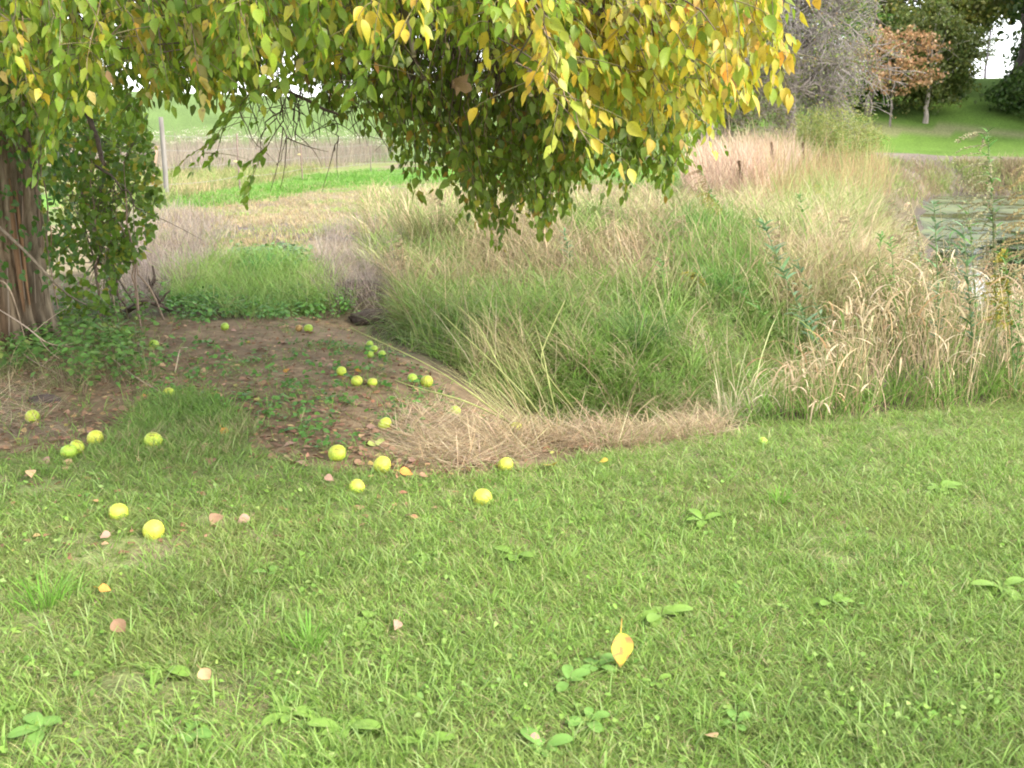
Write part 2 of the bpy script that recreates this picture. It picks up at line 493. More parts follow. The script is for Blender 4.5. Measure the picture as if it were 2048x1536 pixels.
# pond
def build_pond():
    acc = Acc()
    xs = np.linspace(3, 90, 30); ys = np.linspace(11, 47, 16)
    X, Y = np.meshgrid(xs, ys, indexing='ij')
    V = np.stack([X, Y, np.full_like(X, WATER_Z)], -1).reshape(-1, 3)
    ny = len(ys); i = np.arange(len(xs) - 1)[:, None] * ny; j = np.arange(ny - 1)[None]
    a = (i + j).ravel(); T = np.concatenate([np.stack([a, a + ny, a + ny + 1], 1), np.stack([a, a + ny + 1, a + 1], 1)])
    acc.add(V, T, (.1, .1, .1))
    m = bpy.data.materials.new('pond_water'); m.use_nodes = True
    N = m.node_tree.nodes; L = m.node_tree.links; p = N['Principled BSDF']
    tc = N.new('ShaderNodeTexCoord'); mp = N.new('ShaderNodeMapping'); mp.inputs['Scale'].default_value = (1.5, 1.0, 1)
    L.new(tc.outputs['Object'], mp.inputs[0])
    nz = N.new('ShaderNodeTexNoise'); nz.inputs['Scale'].default_value = .55; nz.inputs['Detail'].default_value = 6; nz.inputs['Roughness'].default_value = .65
    L.new(mp.outputs[0], nz.inputs['Vector'])
    cr = N.new('ShaderNodeValToRGB'); cr.color_ramp.elements[0].position = .40; cr.color_ramp.elements[1].position = .62
    cr.color_ramp.elements[0].color = (0, 0, 0, 1); cr.color_ramp.elements[1].color = (1, 1, 1, 1)
    L.new(nz.outputs['Fac'], cr.inputs[0])
    sx = N.new('ShaderNodeSeparateXYZ'); L.new(tc.outputs['Object'], sx.inputs[0])
    my = N.new('ShaderNodeMapRange'); my.inputs['From Min'].default_value = 20; my.inputs['From Max'].default_value = 27
    L.new(sx.outputs['Y'], my.inputs['Value'])
    mm = N.new('ShaderNodeMath'); mm.operation = 'MULTIPLY'; L.new(cr.outputs[0], mm.inputs[0]); L.new(my.outputs[0], mm.inputs[1])
    mc = N.new('ShaderNodeMix'); mc.data_type = 'RGBA'
    mc.inputs['A'].default_value = (.012, .014, .010, 1); mc.inputs['B'].default_value = (.12, .14, .055, 1)
    L.new(mm.outputs[0], mc.inputs['Factor']); L.new(mc.outputs['Result'], p.inputs['Base Color'])
    mr = N.new('ShaderNodeMapRange'); mr.inputs['To Min'].default_value = .05; mr.inputs['To Max'].default_value = .7
    L.new(mm.outputs[0], mr.inputs['Value']); L.new(mr.outputs[0], p.inputs['Roughness'])
    n2 = N.new('ShaderNodeTexNoise'); n2.inputs['Scale'].default_value = 9; n2.inputs['Detail'].default_value = 3
    L.new(mp.outputs[0], n2.inputs['Vector'])
    b = N.new('ShaderNodeBump'); b.inputs['Strength'].default_value = .04; b.inputs['Distance'].default_value = .015
    L.new(n2.outputs['Fac'], b.inputs['Height']); L.new(b.outputs[0], p.inputs['Normal'])
    o = acc.build('pond_water', m)
    tag(o, 'still pond water with floating olive scum', kind='structure')
build_pond()

# ------------------------------------------------------------------ grass
def sample(poly_or_fn, n, box, pw=1.2, rmax=None, rmin=None):
    """n ground points inside a region of the place, thinned towards the camera"""
    out = []; got = 0; tries = 0
    x0, y0, x1, y1 = box
    while got < n and tries < 40:
        k = int(n * 1.5) + 500
        px = rng.uniform(x0, x1, k); py = rng.uniform(y0, y1, k)
        P, hit = ground_fast(px, py)
        P, px, py = P[hit], px[hit], py[hit]
        if callable(poly_or_fn): ok = poly_or_fn(px, py)
        else:      # ragged edges, as vegetation has
            f1 = 2.2 / np.maximum(np.hypot(P[:, 0], P[:, 1]) / 6, 1)
            wa = (fbm(P[:, 0] * f1, P[:, 1] * f1, 900) - .5) * 130 + rng.normal(0, 12, len(P))
            wb = (fbm(P[:, 0] * f1 + 9, P[:, 1] * f1, 901) - .5) * 60 + rng.normal(0, 5, len(P))
            ok = inpoly(px + wa, py + wb * np.clip((py - 280) / 350, .12, 1), poly_or_fn)
        P = P[ok]
        if len(P) == 0: tries += 1; continue
        d = np.hypot(P[:, 0], P[:, 1])
        rm = rmax or np.percentile(d, 95)
        keep = rng.random(len(P)) < np.clip(d / rm, 0.05, 1) ** pw
        P = P[keep]
        out.append(P); got += len(P); tries += 1
    P = np.concatenate(out)
    return P[:n]

def clump(P, per, spread, sd=0.0):
    """per blades round each clump centre, leaning outward"""
    N = len(P)
    a = rng.uniform(0, 2 * math.pi, (N, per)); r = np.abs(rng.normal(0, 1, (N, per))) * np.broadcast_to(np.asarray(spread, float).reshape(-1, 1), (N, 1))
    x = P[:, 0:1] + np.cos(a) * r; y = P[:, 1:2] + np.sin(a) * r
    Q = np.stack([x, y, H(x, y)], -1).reshape(-1, 3)
    return Q, (a + rng.normal(0, .6, a.shape)).ravel(), np.repeat(np.arange(N), per)

WIND = math.pi * 0.93   # grass leans a little to the left

def lawn_fn(px, py):
    return py > edge_y(px) - 4 + 22 * (vnoise(px * .03, px * 0, 61) - .5) + 14 * (vnoise(px * .11, py * .1, 62) - .5)

def scatter(name, label, cat, mat, P, rot, scl, tint, variants):
    """one stuff object: small tufts set on points by geometry nodes"""
    n = len(P)
    me = bpy.data.meshes.new(name)
    me.vertices.add(n); me.vertices.foreach_set('co', P.astype(np.float32).ravel())
    for nm, ty, dat, key in (('rot', 'FLOAT', rot, 'value'), ('scl', 'FLOAT_VECTOR', scl, 'vector'), ('idx', 'INT', rng.integers(0, len(variants), n).astype(np.int32), 'value')):
        a = me.attributes.new(nm, ty, 'POINT'); a.data.foreach_set(key, np.asarray(dat).ravel().astype(np.int32 if ty == 'INT' else np.float32))
    a = me.attributes.new('tint', 'FLOAT_COLOR', 'POINT'); a.data.foreach_set('color', np.concatenate([tint, np.ones((n, 1))], 1).astype(np.float32).ravel())
    me.materials.append(mat)
    o = bpy.data.objects.new(name, me); C.objects.link(o)
    g = bpy.data.node_groups.new(name, 'GeometryNodeTree')
    g.interface.new_socket('Geometry', in_out='INPUT', socket_type='NodeSocketGeometry')
    g.interface.new_socket('Geometry', in_out='OUTPUT', socket_type='NodeSocketGeometry')
    N = g.nodes; L = g.links
    gi = N.new('NodeGroupInput'); go = N.new('NodeGroupOutput')
    jn = N.new('GeometryNodeJoinGeometry')
    for m in reversed(variants):
        so = bpy.data.objects.new('tuft', m)
        oi = N.new('GeometryNodeObjectInfo'); oi.inputs['Object'].default_value = so
        oi.inputs['As Instance'].default_value = True
        L.new(oi.outputs['Geometry'], jn.inputs[0])
    ip = N.new('GeometryNodeInstanceOnPoints'); ip.inputs['Pick Instance'].default_value = True
    def att(nm, ty):
        q = N.new('GeometryNodeInputNamedAttribute'); q.data_type = ty; q.inputs['Name'].default_value = nm; return q
    L.new(gi.outputs[0], ip.inputs['Points']); L.new(jn.outputs[0], ip.inputs['Instance'])
    L.new(att('idx', 'INT').outputs[0], ip.inputs['Instance Index'])
    cx = N.new('ShaderNodeCombineXYZ'); L.new(att('rot', 'FLOAT').outputs[0], cx.inputs['Z'])
    L.new(cx.outputs[0], ip.inputs['Rotation'])
    L.new(att('scl', 'FLOAT_VECTOR').outputs[0], ip.inputs['Scale'])
    L.new(ip.outputs[0], go.inputs[0])
    md = o.modifiers.new('scatter', 'NODES'); md.node_group = g
    tag(o, label, cat, kind='stuff')
    return o

M_lawn = mat_attr('lawn_blade', rough=0.5, trans=0.45, spec=0.3, nscale=14, namp=0.12)
def _tint(m):
    t = m.node_tree; N = t.nodes; L = t.links
    a = next(n for n in N if n.type == 'ATTRIBUTE'); sc = next(n for n in N if n.type == 'VECT_MATH')
    b = N.new('ShaderNodeAttribute'); b.attribute_type = 'INSTANCER'; b.attribute_name = 'tint'
    mu = N.new('ShaderNodeVectorMath'); mu.operation = 'MULTIPLY'
    L.new(a.outputs['Color'], mu.inputs[0]); L.new(b.outputs['Color'], mu.inputs[1]); L.new(mu.outputs[0], sc.inputs[0])
_tint(M_lawn)

def tuft_mesh(nb, hr, wr, straw=.15):
    acc = Acc(); r = np.abs(rng.normal(0, .022, nb)); a = rng.uniform(0, 6.283, nb)
    P = np.stack([np.cos(a) * r, np.sin(a) * r, np.full(nb, -.004)], 1)
    rel = np.clip(1 + rng.normal(0, .14, (nb, 1)) + rng.normal(0, .05, (nb, 3)), .5, 1.6)
    st = rng.random(nb) < straw
    rel[st] = ap([2.0, 1.15, 2.6]) * rng.uniform(.8, 1.15, (int(st.sum()), 1))
    h = rng.gamma(5.5, 1, nb) / 5.5 * rng.uniform(hr[0], hr[1])
    t0 = rng.uniform(.1, 1.05, nb); t0[st] = rng.uniform(.6, 1.5, int(st.sum()))
    blades(acc, P, h, rng.uniform(wr[0], wr[1], nb), t0, rng.uniform(.2, 1.5, nb), a + rng.normal(0, .7, nb), rel, 3, tipcol=ap([1.7, 1.2, 2.0]), tipmix=.16)
    m = acc.mesh('tuft'); m.materials.append(M_lawn)
    return m

def build_lawn():
    V = [tuft_mesh(9, (.045, .065), (.0024, .0042)) for _ in range(12)]
    P = sample(lawn_fn, 92000, (-800, 620, 2900, 1720), pw=.8)
    m, u, v, d = soil_mask(P[:, 0], P[:, 1])
    st = inpoly(u, v, Z_STRAW1) | inpoly(u, v, Z_STRAW2)
    bare = fbm(P[:, 0] * 2.4, P[:, 1] * 2.4, 80)
    left = sstep(1100, 200, u)
    keep = (rng.random(len(P)) < np.where(m | st, 0.03 + .45 * sstep(.58, .75, fbm(P[:, 0] * 3.1, P[:, 1] * 3.1, 84)), 1.0)) & (rng.random(len(P)) > sstep(.56 - .09 * left, .74 - .09 * left, bare) * (.45 + .35 * left))
    for (bx, by, brx, bry) in [(235, 1370, 60, 35), (265, 1132, 50, 12), (90, 975, 60, 18), (430, 1040, 60, 14)]:
        c = gp(bx, by); q = gp(bx + brx, by); q2 = gp(bx, by + bry)
        rx = abs(q[0] - c[0]); ry = abs(q2[1] - c[1])
        keep &= ~((((P[:, 0] - c[0]) / rx) ** 2 + ((P[:, 1] - c[1]) / ry) ** 2) < 1)
    P = P[keep]; n = len(P)
    hn = fbm(P[:, 0] * 1.1, P[:, 1] * 1.1, 81)
    dist = np.hypot(P[:, 0], P[:, 1])
    wsc = rng.uniform(.85, 1.15, n) * (1 + .05 * np.maximum(dist - 3, 0))
    scl = np.stack([wsc, wsc, (.55 + .8 * hn) * rng.uniform(.75, 1.2, n)], 1)
    tint = pal([(.175, .29, .052), (.215, .33, .068), (.15, .25, .058), (.255, .34, .10), (.31, .31, .13)], [4, 4, 2.4, 2.4, 1], n, .12)
    tint = tint * (1 + (fbm(P[:, 0] * .9, P[:, 1] * .9, 82) - .5)[:, None] * .5)
    yl = sstep(.48, .72, fbm(P[:, 0] * 1.8, P[:, 1] * 1.8, 83))[:, None]
    tint = tint * (1 - yl * .35) + ap([.27, .31, .10]) * yl * .35
    scatter('lawn_grass', 'short light green mown grass with straw between the blades', 'grass', M_lawn, P, rng.uniform(0, 6.283, n), scl, tint, V)
    # thatch lying between the blades
    acc = Acc()
    P = sample(lawn_fn, 26000, (-800, 700, 2900, 1720), pw=1.0)
    n = len(P); P[:, 2] += .006
    blades(acc, P, rng.uniform(.03, .10, n), rng.uniform(.0018, .0035, n), rng.uniform(1.25, 1.6, n), rng.uniform(-.1, .3, n), rng.uniform(0, 2 * math.pi, n),
           pal([(.36, .31, .17), (.28, .22, .13), (.42, .37, .22), (.22, .26, .09)], [3, 2, 2, 2], n), 2)
    o = acc.build('thatch', M_dry)
    tag(o, 'dry thatch lying between the lawn blades', 'thatch', kind='stuff')
    # longer loose blades
    acc = Acc()
    P = sample(lambda a, b: b > edge_y(a) + 12, 4800, (-700, 800, 2800, 1700), pw=1.0)
    m, u, v, d = soil_mask(P[:, 0], P[:, 1])
    P = P[~m | (rng.random(len(P)) < .08)]
    Q, az_, ci = clump(P, 3, .012)
    n = len(Q)
    blades(acc, Q, rng.uniform(.06, .13, n), rng.uniform(.0035, .0055, n), rng.uniform(.1, .7, n), rng.uniform(.4, 1.5, n), az_,
           pal([(.18, .31, .05), (.22, .34, .08), (.26, .35, .12)], [4, 3, 1.5], n), 3, tipcol=ap([.34, .38, .16]), tipmix=.25)
    o = acc.build('long_grass_blades', M_grass)
    tag(o, 'longer bright green blades standing above the mown grass', 'grass', kind='stuff')
build_lawn()

def grass_zone(name, label, poly, n, per, spread, hr, wr, cols, wts, mat, t0=(.05, .5), t1=(.4, 1.6), seg=3, pw=1.0, lean=0.12, sdn=90, mess=.5, thin=.0, fn=None, tip=None, tipm=.3, wdist=.0, cat='grass'):
    acc = Acc()
    xs = [p[0] for p in poly]; ys = [p[1] for p in poly]
    P = sample(poly, n, (min(xs), min(ys), max(xs), max(ys)), pw=pw)
    if thin > 0:
        P = P[rng.random(len(P)) > thin * sstep(.45, .6, fbm(P[:, 0] * .9, P[:, 1] * .9, sdn + 3))]
    P = P[P[:, 2] > WATER_Z + .02]
    Q, az_, ci = clump(P, per, spread)
    n = len(Q)
    hk = ((.65 + .7 * fbm(P[:, 0] * .8, P[:, 1] * .8, sdn)) * rng.uniform(.6, 1.35, len(P)))[ci] * (1 + rng.normal(0, .22, n))
    h = np.clip(hk, .3, 1.7) * rng.uniform(hr[0], hr[1], n)
    az_ = np.where(rng.random(n) < mess, rng.uniform(0, 2 * math.pi, n), az_)
    cd = rng.uniform(0, 2 * math.pi, len(P))[ci]; cs_ = rng.uniform(0, 1.6, len(P))[ci]      # each clump is lodged its own way
    az_ = np.arctan2(np.sin(az_) + cs_ * np.sin(cd), np.cos(az_) + cs_ * np.cos(cd))
    wx = np.cos(az_) * (1 - lean) + math.cos(WIND) * lean; wy = np.sin(az_) * (1 - lean) + math.sin(WIND) * lean
    lum = cols if isinstance(cols, list) else list(cols)
    order = np.argsort([c_[1] / c_[0] for c_ in lum]); oc = ap(lum)[order]; ow = ap(wts, dtype=float)[order]
    vn = sstep(.22, .78, fbm(P[:, 0] * 1.1, P[:, 1] * 1.1, sdn + 7) )
    base = pal_n(oc, ow, vn, .2)
    col = (base * rng.uniform(.72, 1.2, (len(P), 1)))[ci] * .6 + pal(oc, ow, n, .3) * .4
    dist = np.hypot(Q[:, 0], Q[:, 1])
    wd = rng.uniform(wr[0], wr[1], n) * (1 + wdist * dist)
    blades(acc, Q, h, wd, rng.uniform(t0[0], t0[1], n), rng.uniform(t1[0], t1[1], n), np.arctan2(wy, wx), col, seg, tipcol=tip, tipmix=tipm if tip is not None else 0)
    if fn: fn(acc)
    o = acc.build(name, mat)
    tag(o, label, cat, kind='stuff')
    return o

G1, G2, G3, G4 = (.16, .28, .05), (.21, .33, .075), (.13, .22, .045), (.28, .36, .12)
T1, T2, T3, T4 = (.42, .32, .19), (.53, .43, .28), (.29, .22, .14), (.34, .30, .15)
TIPS = ap([.42, .38, .2])

# the hollow: long green grass
grass_zone('ditch_grass', 'long lush green grass filling the hollow beside the pond bank',
    [(1080, 600), (1250, 590), (1650, 590), (1720, 700), (1660, 790), (1540, 838), (1480, 838), (1440, 800), (1320, 835), (1180, 862), (1120, 850), (1060, 800), (960, 740), (860, 700), (850, 600)],
    3000, 9, .05, (.11, .35), (.006, .012), [G1, G2, G3, G4, T4, T1], [4, 4, 2.2, 2, 1.2, .8], M_grass, t0=(.05, 1.0), t1=(.6, 2.0), seg=4)
grass_zone('hollow_rim_grass', 'dark green and straw mixed grass on the rim of the hollow',
    [(800, 500), (960, 470), (1150, 520), (1300, 590), (1100, 640), (1040, 760), (940, 740), (820, 700), (790, 600)],
    2200, 9, .055, (.16, .50), (.006, .011), [G1, G3, T1, T4, G2, T3], [2.4, 3, 3, 2.4, 1.5, 1.5], M_grass, t0=(.05, 1.2), t1=(.5, 2.0), seg=4, mess=.8)
grass_zone('ditch_edge_straw', 'pale dead grass standing along the mown edge',
    [(960, 860), (1080, 862), (1220, 850), (1340, 800), (1450, 778), (1500, 852), (1330, 884), (1150, 900), (1000, 900)],
    520, 7, .05, (.10, .28), (.003, .006), [T1, T2, T3, G2], [3, 3, 1, 1.2], M_dry, t0=(.1, .9), t1=(.6, 2.2), seg=4)
# pale straw thatch
def thatch(name, label, poly, n, hr=(.12, .32), cols=(T2, T1, T3, (.55, .44, .32)), wts=(3, 3, 1.4, 1), sp=.03):
    acc = Acc()
    xs = [p[0] for p in poly]; ys = [p[1] for p in poly]
    P = sample(poly, n, (min(xs), min(ys), max(xs), max(ys)), pw=.6)
    P = P[rng.random(len(P)) > .85 * sstep(.50, .62, fbm(P[:, 0] * 2.6, P[:, 1] * 2.6, 333))]
    k = len(P)
    P[:, 2] += np.abs(rng.normal(0, sp, k))
    blades(acc, P, rng.uniform(hr[0], hr[1], k), rng.uniform(.0025, .005, k), rng.uniform(1.1, 1.6, k), rng.uniform(-.3, .5, k), rng.uniform(0, 2 * math.pi, k), pal(cols, wts, k), 3)
    o = acc.build(name, M_dry); tag(o, label, 'straw', kind='stuff')
thatch('flattened_straw', 'matted pale straw lying along the mown edge by the fruit', [(780, 870), (860, 815), (960, 840), (1080, 878), (1300, 848), (1430, 800), (1480, 845), (1330, 878), (1100, 912), (930, 948), (820, 935)], 5000, sp=.018)
thatch('straw_litter', 'thin straw litter on soil at the frame edge below the trunk', [(-300, 750), (20, 765), (100, 800), (90, 850), (-300, 880)], 1500)
GB = [(.30, .25, .21), (.24, .195, .165), (.40, .34, .28), (.34, .27, .19), (.17, .14, .12)]
grass_zone('grey_brush', 'tangled grey dead weeds on the slope behind the shrub', [(200, 440), (330, 415), (470, 450), (450, 520), (400, 560), (330, 590), (230, 600)], 900, 7, .12, (.15, .42), (.004, .009), GB, [3, 2, 2, 1, 1], M_dry, t0=(.2, 1.5), t1=(-.6, 1.4), seg=3, mess=1, cat='dead weeds')
grass_zone('grey_brush', 'tangled grey dead weeds round the eroded clods', [(640, 490), (760, 450), (840, 480), (820, 600), (780, 650), (700, 640), (640, 570)], 750, 7, .09, (.12, .34), (.004, .008), GB, [3, 2, 2, 1, 1], M_dry, t0=(.2, 1.5), t1=(-.6, 1.4), seg=3, mess=1, cat='dead weeds')
thatch('soil_twigs', 'fine dead stems and twigs strewn over the bare soil', Z_DIRT, 2300, (.08, .34), ((.22, .16, .11), (.30, .23, .16), (.14, .10, .07)), (2, 1.3, 1.5), .008)

# bank of mixed dry and green grass
grass_zone('bank_grass', 'tan and green mixed wild grass on the bank below the tree',
    [(760, 400), (1000, 385), (1400, 380), (1500, 400), (1580, 470), (1620, 600), (1300, 620), (1120, 560), (960, 500), (780, 560), (730, 480)],
    4500, 10, .06, (.13, .46), (.007, .013), [T1, T3, T4, T2, G2, G3], [3, 1.6, 2.2, 2.2, 2.6, 1.6], M_dry, t0=(.05, 1.3), t1=(.3, 1.6), seg=3, wdist=.02)
grass_zone('bank_green_grass', 'fresh green grass band in the middle of the tan bank',
    [(1330, 470), (1440, 450), (1540, 500), (1600, 560), (1520, 610), (1420, 590), (1350, 540)],
    900, 8, .1, (.3, .5), (.006, .010), [G1, G2, (.10, .22, .05)], [2, 3, 3], M_grass, seg=3)
grass_zone('pond_bank_grass', 'tall tan grass on the near bank of the pond',
    [(1480, 400), (1720, 370), (1770, 420), (1810, 520), (1830, 640), (1600, 640), (1560, 520)],
    2900, 10, .07, (.22, .66), (.007, .013), [T2, T1, T4, G2, G4], [3.6, 3, 2, 2.6, 1.6], M_dry, t0=(.05, 1.2), t1=(.3, 1.6), seg=3, wdist=.01)
# pinkish dry stand
grass_zone('dry_reeds', 'pinkish pale dry reeds standing at the end of the bank',
    [(1400, 330), (1480, 318), (1600, 318), (1640, 352), (1560, 400), (1420, 400), (1370, 370)],
    1500, 8, .14, (.75, 1.25), (.012, .020), [(.50, .36, .26), (.42, .29, .20), (.36, .27, .17), (.56, .44, .32)], [3, 2, 1, 2], M_dry, t0=(.0, .45), t1=(.1, .8), seg=3)
grass_zone('reddish_weeds', 'rusty brown thin weeds between the dry reeds and willow bush',
    [(1480, 345), (1780, 330), (1800, 400), (1560, 430)],
    700, 5, .14, (.6, 1.2), (.008, .014), [(.30, .17, .10), (.34, .22, .12), (.40, .30, .15), G4], [2, 2, 2, 1.5], M_dry, t0=(.0, .35), t1=(.0, .5), seg=3)
# mown field and green strips
grass_zone('field_stubble', 'cut tan stubble of the mown field', [(300, 405), (620, 375), (960, 360), (1420, 365), (1420, 392), (1000, 400), (800, 470), (620, 500), (430, 500), (280, 480)],
    7500, 4, .05, (.04, .10), (.008, .014), [T1, T3, T4, G2], [3, 2, 3, 2.2], M_dry, seg=2)
grass_zone('field_green_strip', 'bright green grass strip along the wire fence', [(300, 400), (480, 385), (605, 362), (740, 345), (1100, 322), (1420, 325), (1420, 372), (1000, 366), (700, 380), (500, 412), (370, 418)],
    6500, 5, .07, (.08, .16), (.012, .02), [(.10, .24, .03), (.13, .27, .04), G4], [3, 3, 1], M_grass, seg=2)
grass_zone('rough_pasture', 'rough yellow green grass behind the wire fence', [(120, 345), (740, 328), (600, 360), (480, 380), (330, 405), (120, 440)],
    4200, 6, .12, (.15, .40), (.012, .022), [(.20, .22, .08), T4, G2, T1], [3, 2, 2, 1.2], M_dry, seg=2)

# weedy strip behind the fence with pale seed heads
def weed_heads(acc):
    P = sample([(120, 292), (790, 300), (790, 335), (120, 340)], 210, (120, 292, 790, 340), pw=0)
    n = len(P)
    h = rng.uniform(1.1, 1.55, n)
    for p, hh in zip(P, h):
        top = p + ap([0, 0, hh])
        tube(acc, [p, p + ap([0, 0, hh * .6]), top], [.008, .006, .004], 3, (.22, .17, .13))
        if rng.random() < .7:
            k = 9
            q = top + rng.normal(0, 1, (k, 3)) * ap([.14, .14, .03])
            leaves(acc, q, rng.normal(0, 1, (k, 3)), rng.normal(0, 1, (k, 3)) + ap([0, 0, 1]), .06, pal([(.60, .55, .45)], [1], k), 2, 1.5)
grass_zone('brown_weeds', 'tall brown dead weeds with pale seed heads behind the fence',
    [(60, 296), (800, 302), (800, 322), (740, 338), (600, 345), (300, 352), (60, 360)],
    2600, 8, .30, (.5, 1.2), (.012, .022), [(.30, .25, .20), (.25, .20, .17), (.36, .30, .23), (.24, .26, .14)], [3, 3, 1.5, .6], M_dry, t0=(.0, .35), t1=(.0, .5), seg=2, fn=weed_heads)
# slope grass on far side of pond
grass_zone('far_bank_weeds', 'tan and green weeds on the far bank of the pond',
    [(1720, 322), (2150, 330), (2300, 400), (1820, 402), (1720, 390)],
    3000, 6, .25, (.25, .6), (.02, .035), [T4, T3, G2, (.3, .22, .15), G4], [2, 3, 2, 2, 1.5], M_dry, t0=(0, .5), seg=2, thin=.75)
# green weeds by the tree
grass_zone('shade_grass', 'fine green grass growing on the slope beyond the bare soil',
    [(330, 560), (440, 520), (600, 515), (690, 570), (720, 640), (600, 645), (480, 640), (330, 610)],
    1400, 7, .07, (.12, .34), (.004, .008), [G1, G2, G4, T1, T3], [2, 3, 2, .6, .6], M_grass, t0=(0, 1.0), seg=4)
grass_zone('soil_patch_grass', 'small tuft of green turf spreading into the bare soil',
    [(260, 800), (360, 780), (480, 820), (520, 870), (440, 905), (330, 930), (200, 930), (180, 880), (240, 850)],
    1500, 7, .04, (.04, .11), (.003, .005), [G1, G2, (.14, .26, .05), T1], [2, 3, 2, .6], M_grass, t0=(.1, .9), seg=3)
grass_zone('sparse_soil_grass', 'scattered small green blades coming through the bare soil', Z_DIRT,
    420, 6, .04, (.04, .10), (.003, .005), [G1, G2], [2, 3], M_grass, t0=(.1, .9), seg=3)

# ground cover of small broad leaves
def ground_cover(name, label, poly, n, per, size, hgt, cols, wts, spread=.05):
    acc = Acc()
    xs = [p[0] for p in poly]; ys = [p[1] for p in poly]
    P = sample(poly, n, (min(xs), min(ys), max(xs), max(ys)), pw=.4)
    Q, a, ci = clump(P, per, spread)
    k = len(Q)
    top = Q.copy(); top[:, 2] += rng.uniform(.2, 1, k) * hgt * (.4 + fbm(Q[:, 0] * 3, Q[:, 1] * 3, 5))
    D = np.stack([np.cos(a), np.sin(a), rng.uniform(-.6, .3, k)], 1)
    leaves(acc, top, D, ap([0, -.3, 1]) + rng.normal(0, .35, (k, 3)), rng.uniform(size[0], size[1], k), pal(cols, wts, k, .25), 1, rng.uniform(.9, 1.5, k))
    st = rng.choice(k, k // 3)
    blades(acc, Q[st], top[st, 2] - Q[st, 2] + .01, .003, 0.05, 0.0, a[st], pal([(.12, .15, .05)], [1], len(st)), 2)
    o = acc.build(name, M_weed); tag(o, label, 'ground cover', kind='stuff')
DG = [(.07, .15, .025), (.095, .19, .035), (.13, .24, .05), (.20, .25, .06)]
ground_cover('trunk_undergrowth', 'dark green broad leaved undergrowth round the trunk base', [(-250, 640), (60, 640), (130, 600), (260, 600), (300, 660), (260, 700), (290, 760), (180, 790), (90, 750), (-250, 740)], 380, 8, (.03, .065), .26, DG, [2, 3, 2, .6], .07)
ground_cover('low_weeds', 'low leafy weeds along the far rim of the bare soil', [(330, 590), (520, 600), (700, 590), (740, 650), (600, 655), (470, 640), (420, 660), (330, 640)], 260, 7, (.03, .06), .14, [(.07, .17, .03), (.10, .23, .04), (.13, .27, .05)], [2, 3, 2])
ground_cover('soil_weeds', 'small weeds scattered on the bare soil', [(200, 700), (450, 680), (760, 700), (960, 800), (900, 860), (600, 900), (420, 780), (250, 790)], 190, 7, (.02, .05), .06, [(.07, .17, .03), (.10, .22, .04)], [2, 3], .04)
ground_cover('lawn_clover', 'small clover leaves mixed in the lawn', [(-200, 960), (1100, 960), (2200, 880), (2300, 1650), (-300, 1650)], 1500, 4, (.012, .028), .035, [(.13, .23, .04), (.17, .28, .05), (.21, .30, .08)], [2, 3, 2], .03)
ground_cover('slope_cover', 'pale green low weeds on the grey slope', [(480, 500), (620, 495), (650, 540), (540, 560), (470, 530)], 160, 7, (.04, .08), .08, [(.14, .22, .10), (.12, .20, .06)], [2, 2])

grass_zone('undergrowth_grass', 'loose green and dead grass mixed into the undergrowth at the trunk', [(-250, 640), (100, 640), (260, 620), (320, 690), (280, 770), (150, 790), (-250, 780)],
    420, 7, .05, (.08, .26), (.003, .006), [G1, G2, T1, T3], [2, 2, 2, 1.5], M_grass, t0=(.1, 1.2), seg=3)
grass_zone('water_edge_weeds', 'tall mixed weeds at the water edge behind the dry clump', [(1790, 520), (1880, 560), (2300, 560), (2300, 680), (1800, 680)],
    300, 6, .12, (.35, .75), (.006, .012), [T2, T4, G2, G1, T1], [2, 2, 3, 2, 2], M_dry, t0=(0, .5), t1=(.2, 1.3), seg=4)
BANKS = [(790, 480), (960, 410), (1400, 400), (1560, 430), (1760, 440), (1800, 560), (1700, 680), (1560, 830), (1480, 830), (1300, 820), (1120, 845), (980, 740), (820, 690)]
grass_zone('wild_tussocks', 'separate darker and paler tussocks breaking up the wild grass', BANKS, 62, 60, .11, (.26, .58), (.006, .012), [T1, T2, T3, G3, G2, (.09, .15, .035)], [2.4, 1.6, 2, 2, 1.5, 2], M_dry, t0=(.0, 1.0), t1=(.5, 2.0), seg=4, pw=1.6, mess=.3, sdn=400)
grass_zone('standing_stems', 'thin straight dead stems standing out of the wild grass', BANKS, 230, 2, .05, (.45, .95), (.003, .006), [T2, T1, (.22, .15, .1)], [3, 2, 1], M_dry, t0=(.0, .5), t1=(-.1, .5), seg=3, pw=1.3, mess=1, sdn=410)
# litter: crumbs of dead leaves over the soil
def build_litter():
    acc = Acc()
    P = sample(Z_DIRT, 4200, (-300, 620, 1200, 960), pw=.5)
    P2 = sample([(-100, 930), (1000, 940), (1100, 1000), (500, 1100), (-100, 1150)], 260, (-100, 920, 1100, 1160), pw=.3)
    P = np.concatenate([P, P2]); n = len(P)
    P[:, 2] += rng.uniform(.004, .02, n)
    a = rng.uniform(0, 2 * math.pi, n)
    D = np.stack([np.cos(a), np.sin(a), rng.uniform(-.1, .35, n)], 1)
    leaves(acc, P, D, ap([0, 0, 1]) + rng.normal(0, .35, (n, 3)), rng.uniform(.018, .05, n),
           pal([(.22, .12, .07), (.30, .18, .11), (.16, .09, .055), (.36, .26, .12), (.26, .22, .07)], [3, 3, 2, .8, .5], n, .25), 1, rng.uniform(.7, 1.5, n))
    o = acc.build('leaf_litter', M_dead); tag(o, 'crumbled brown leaf litter over the bare soil', 'leaf litter', kind='stuff')
build_litter()

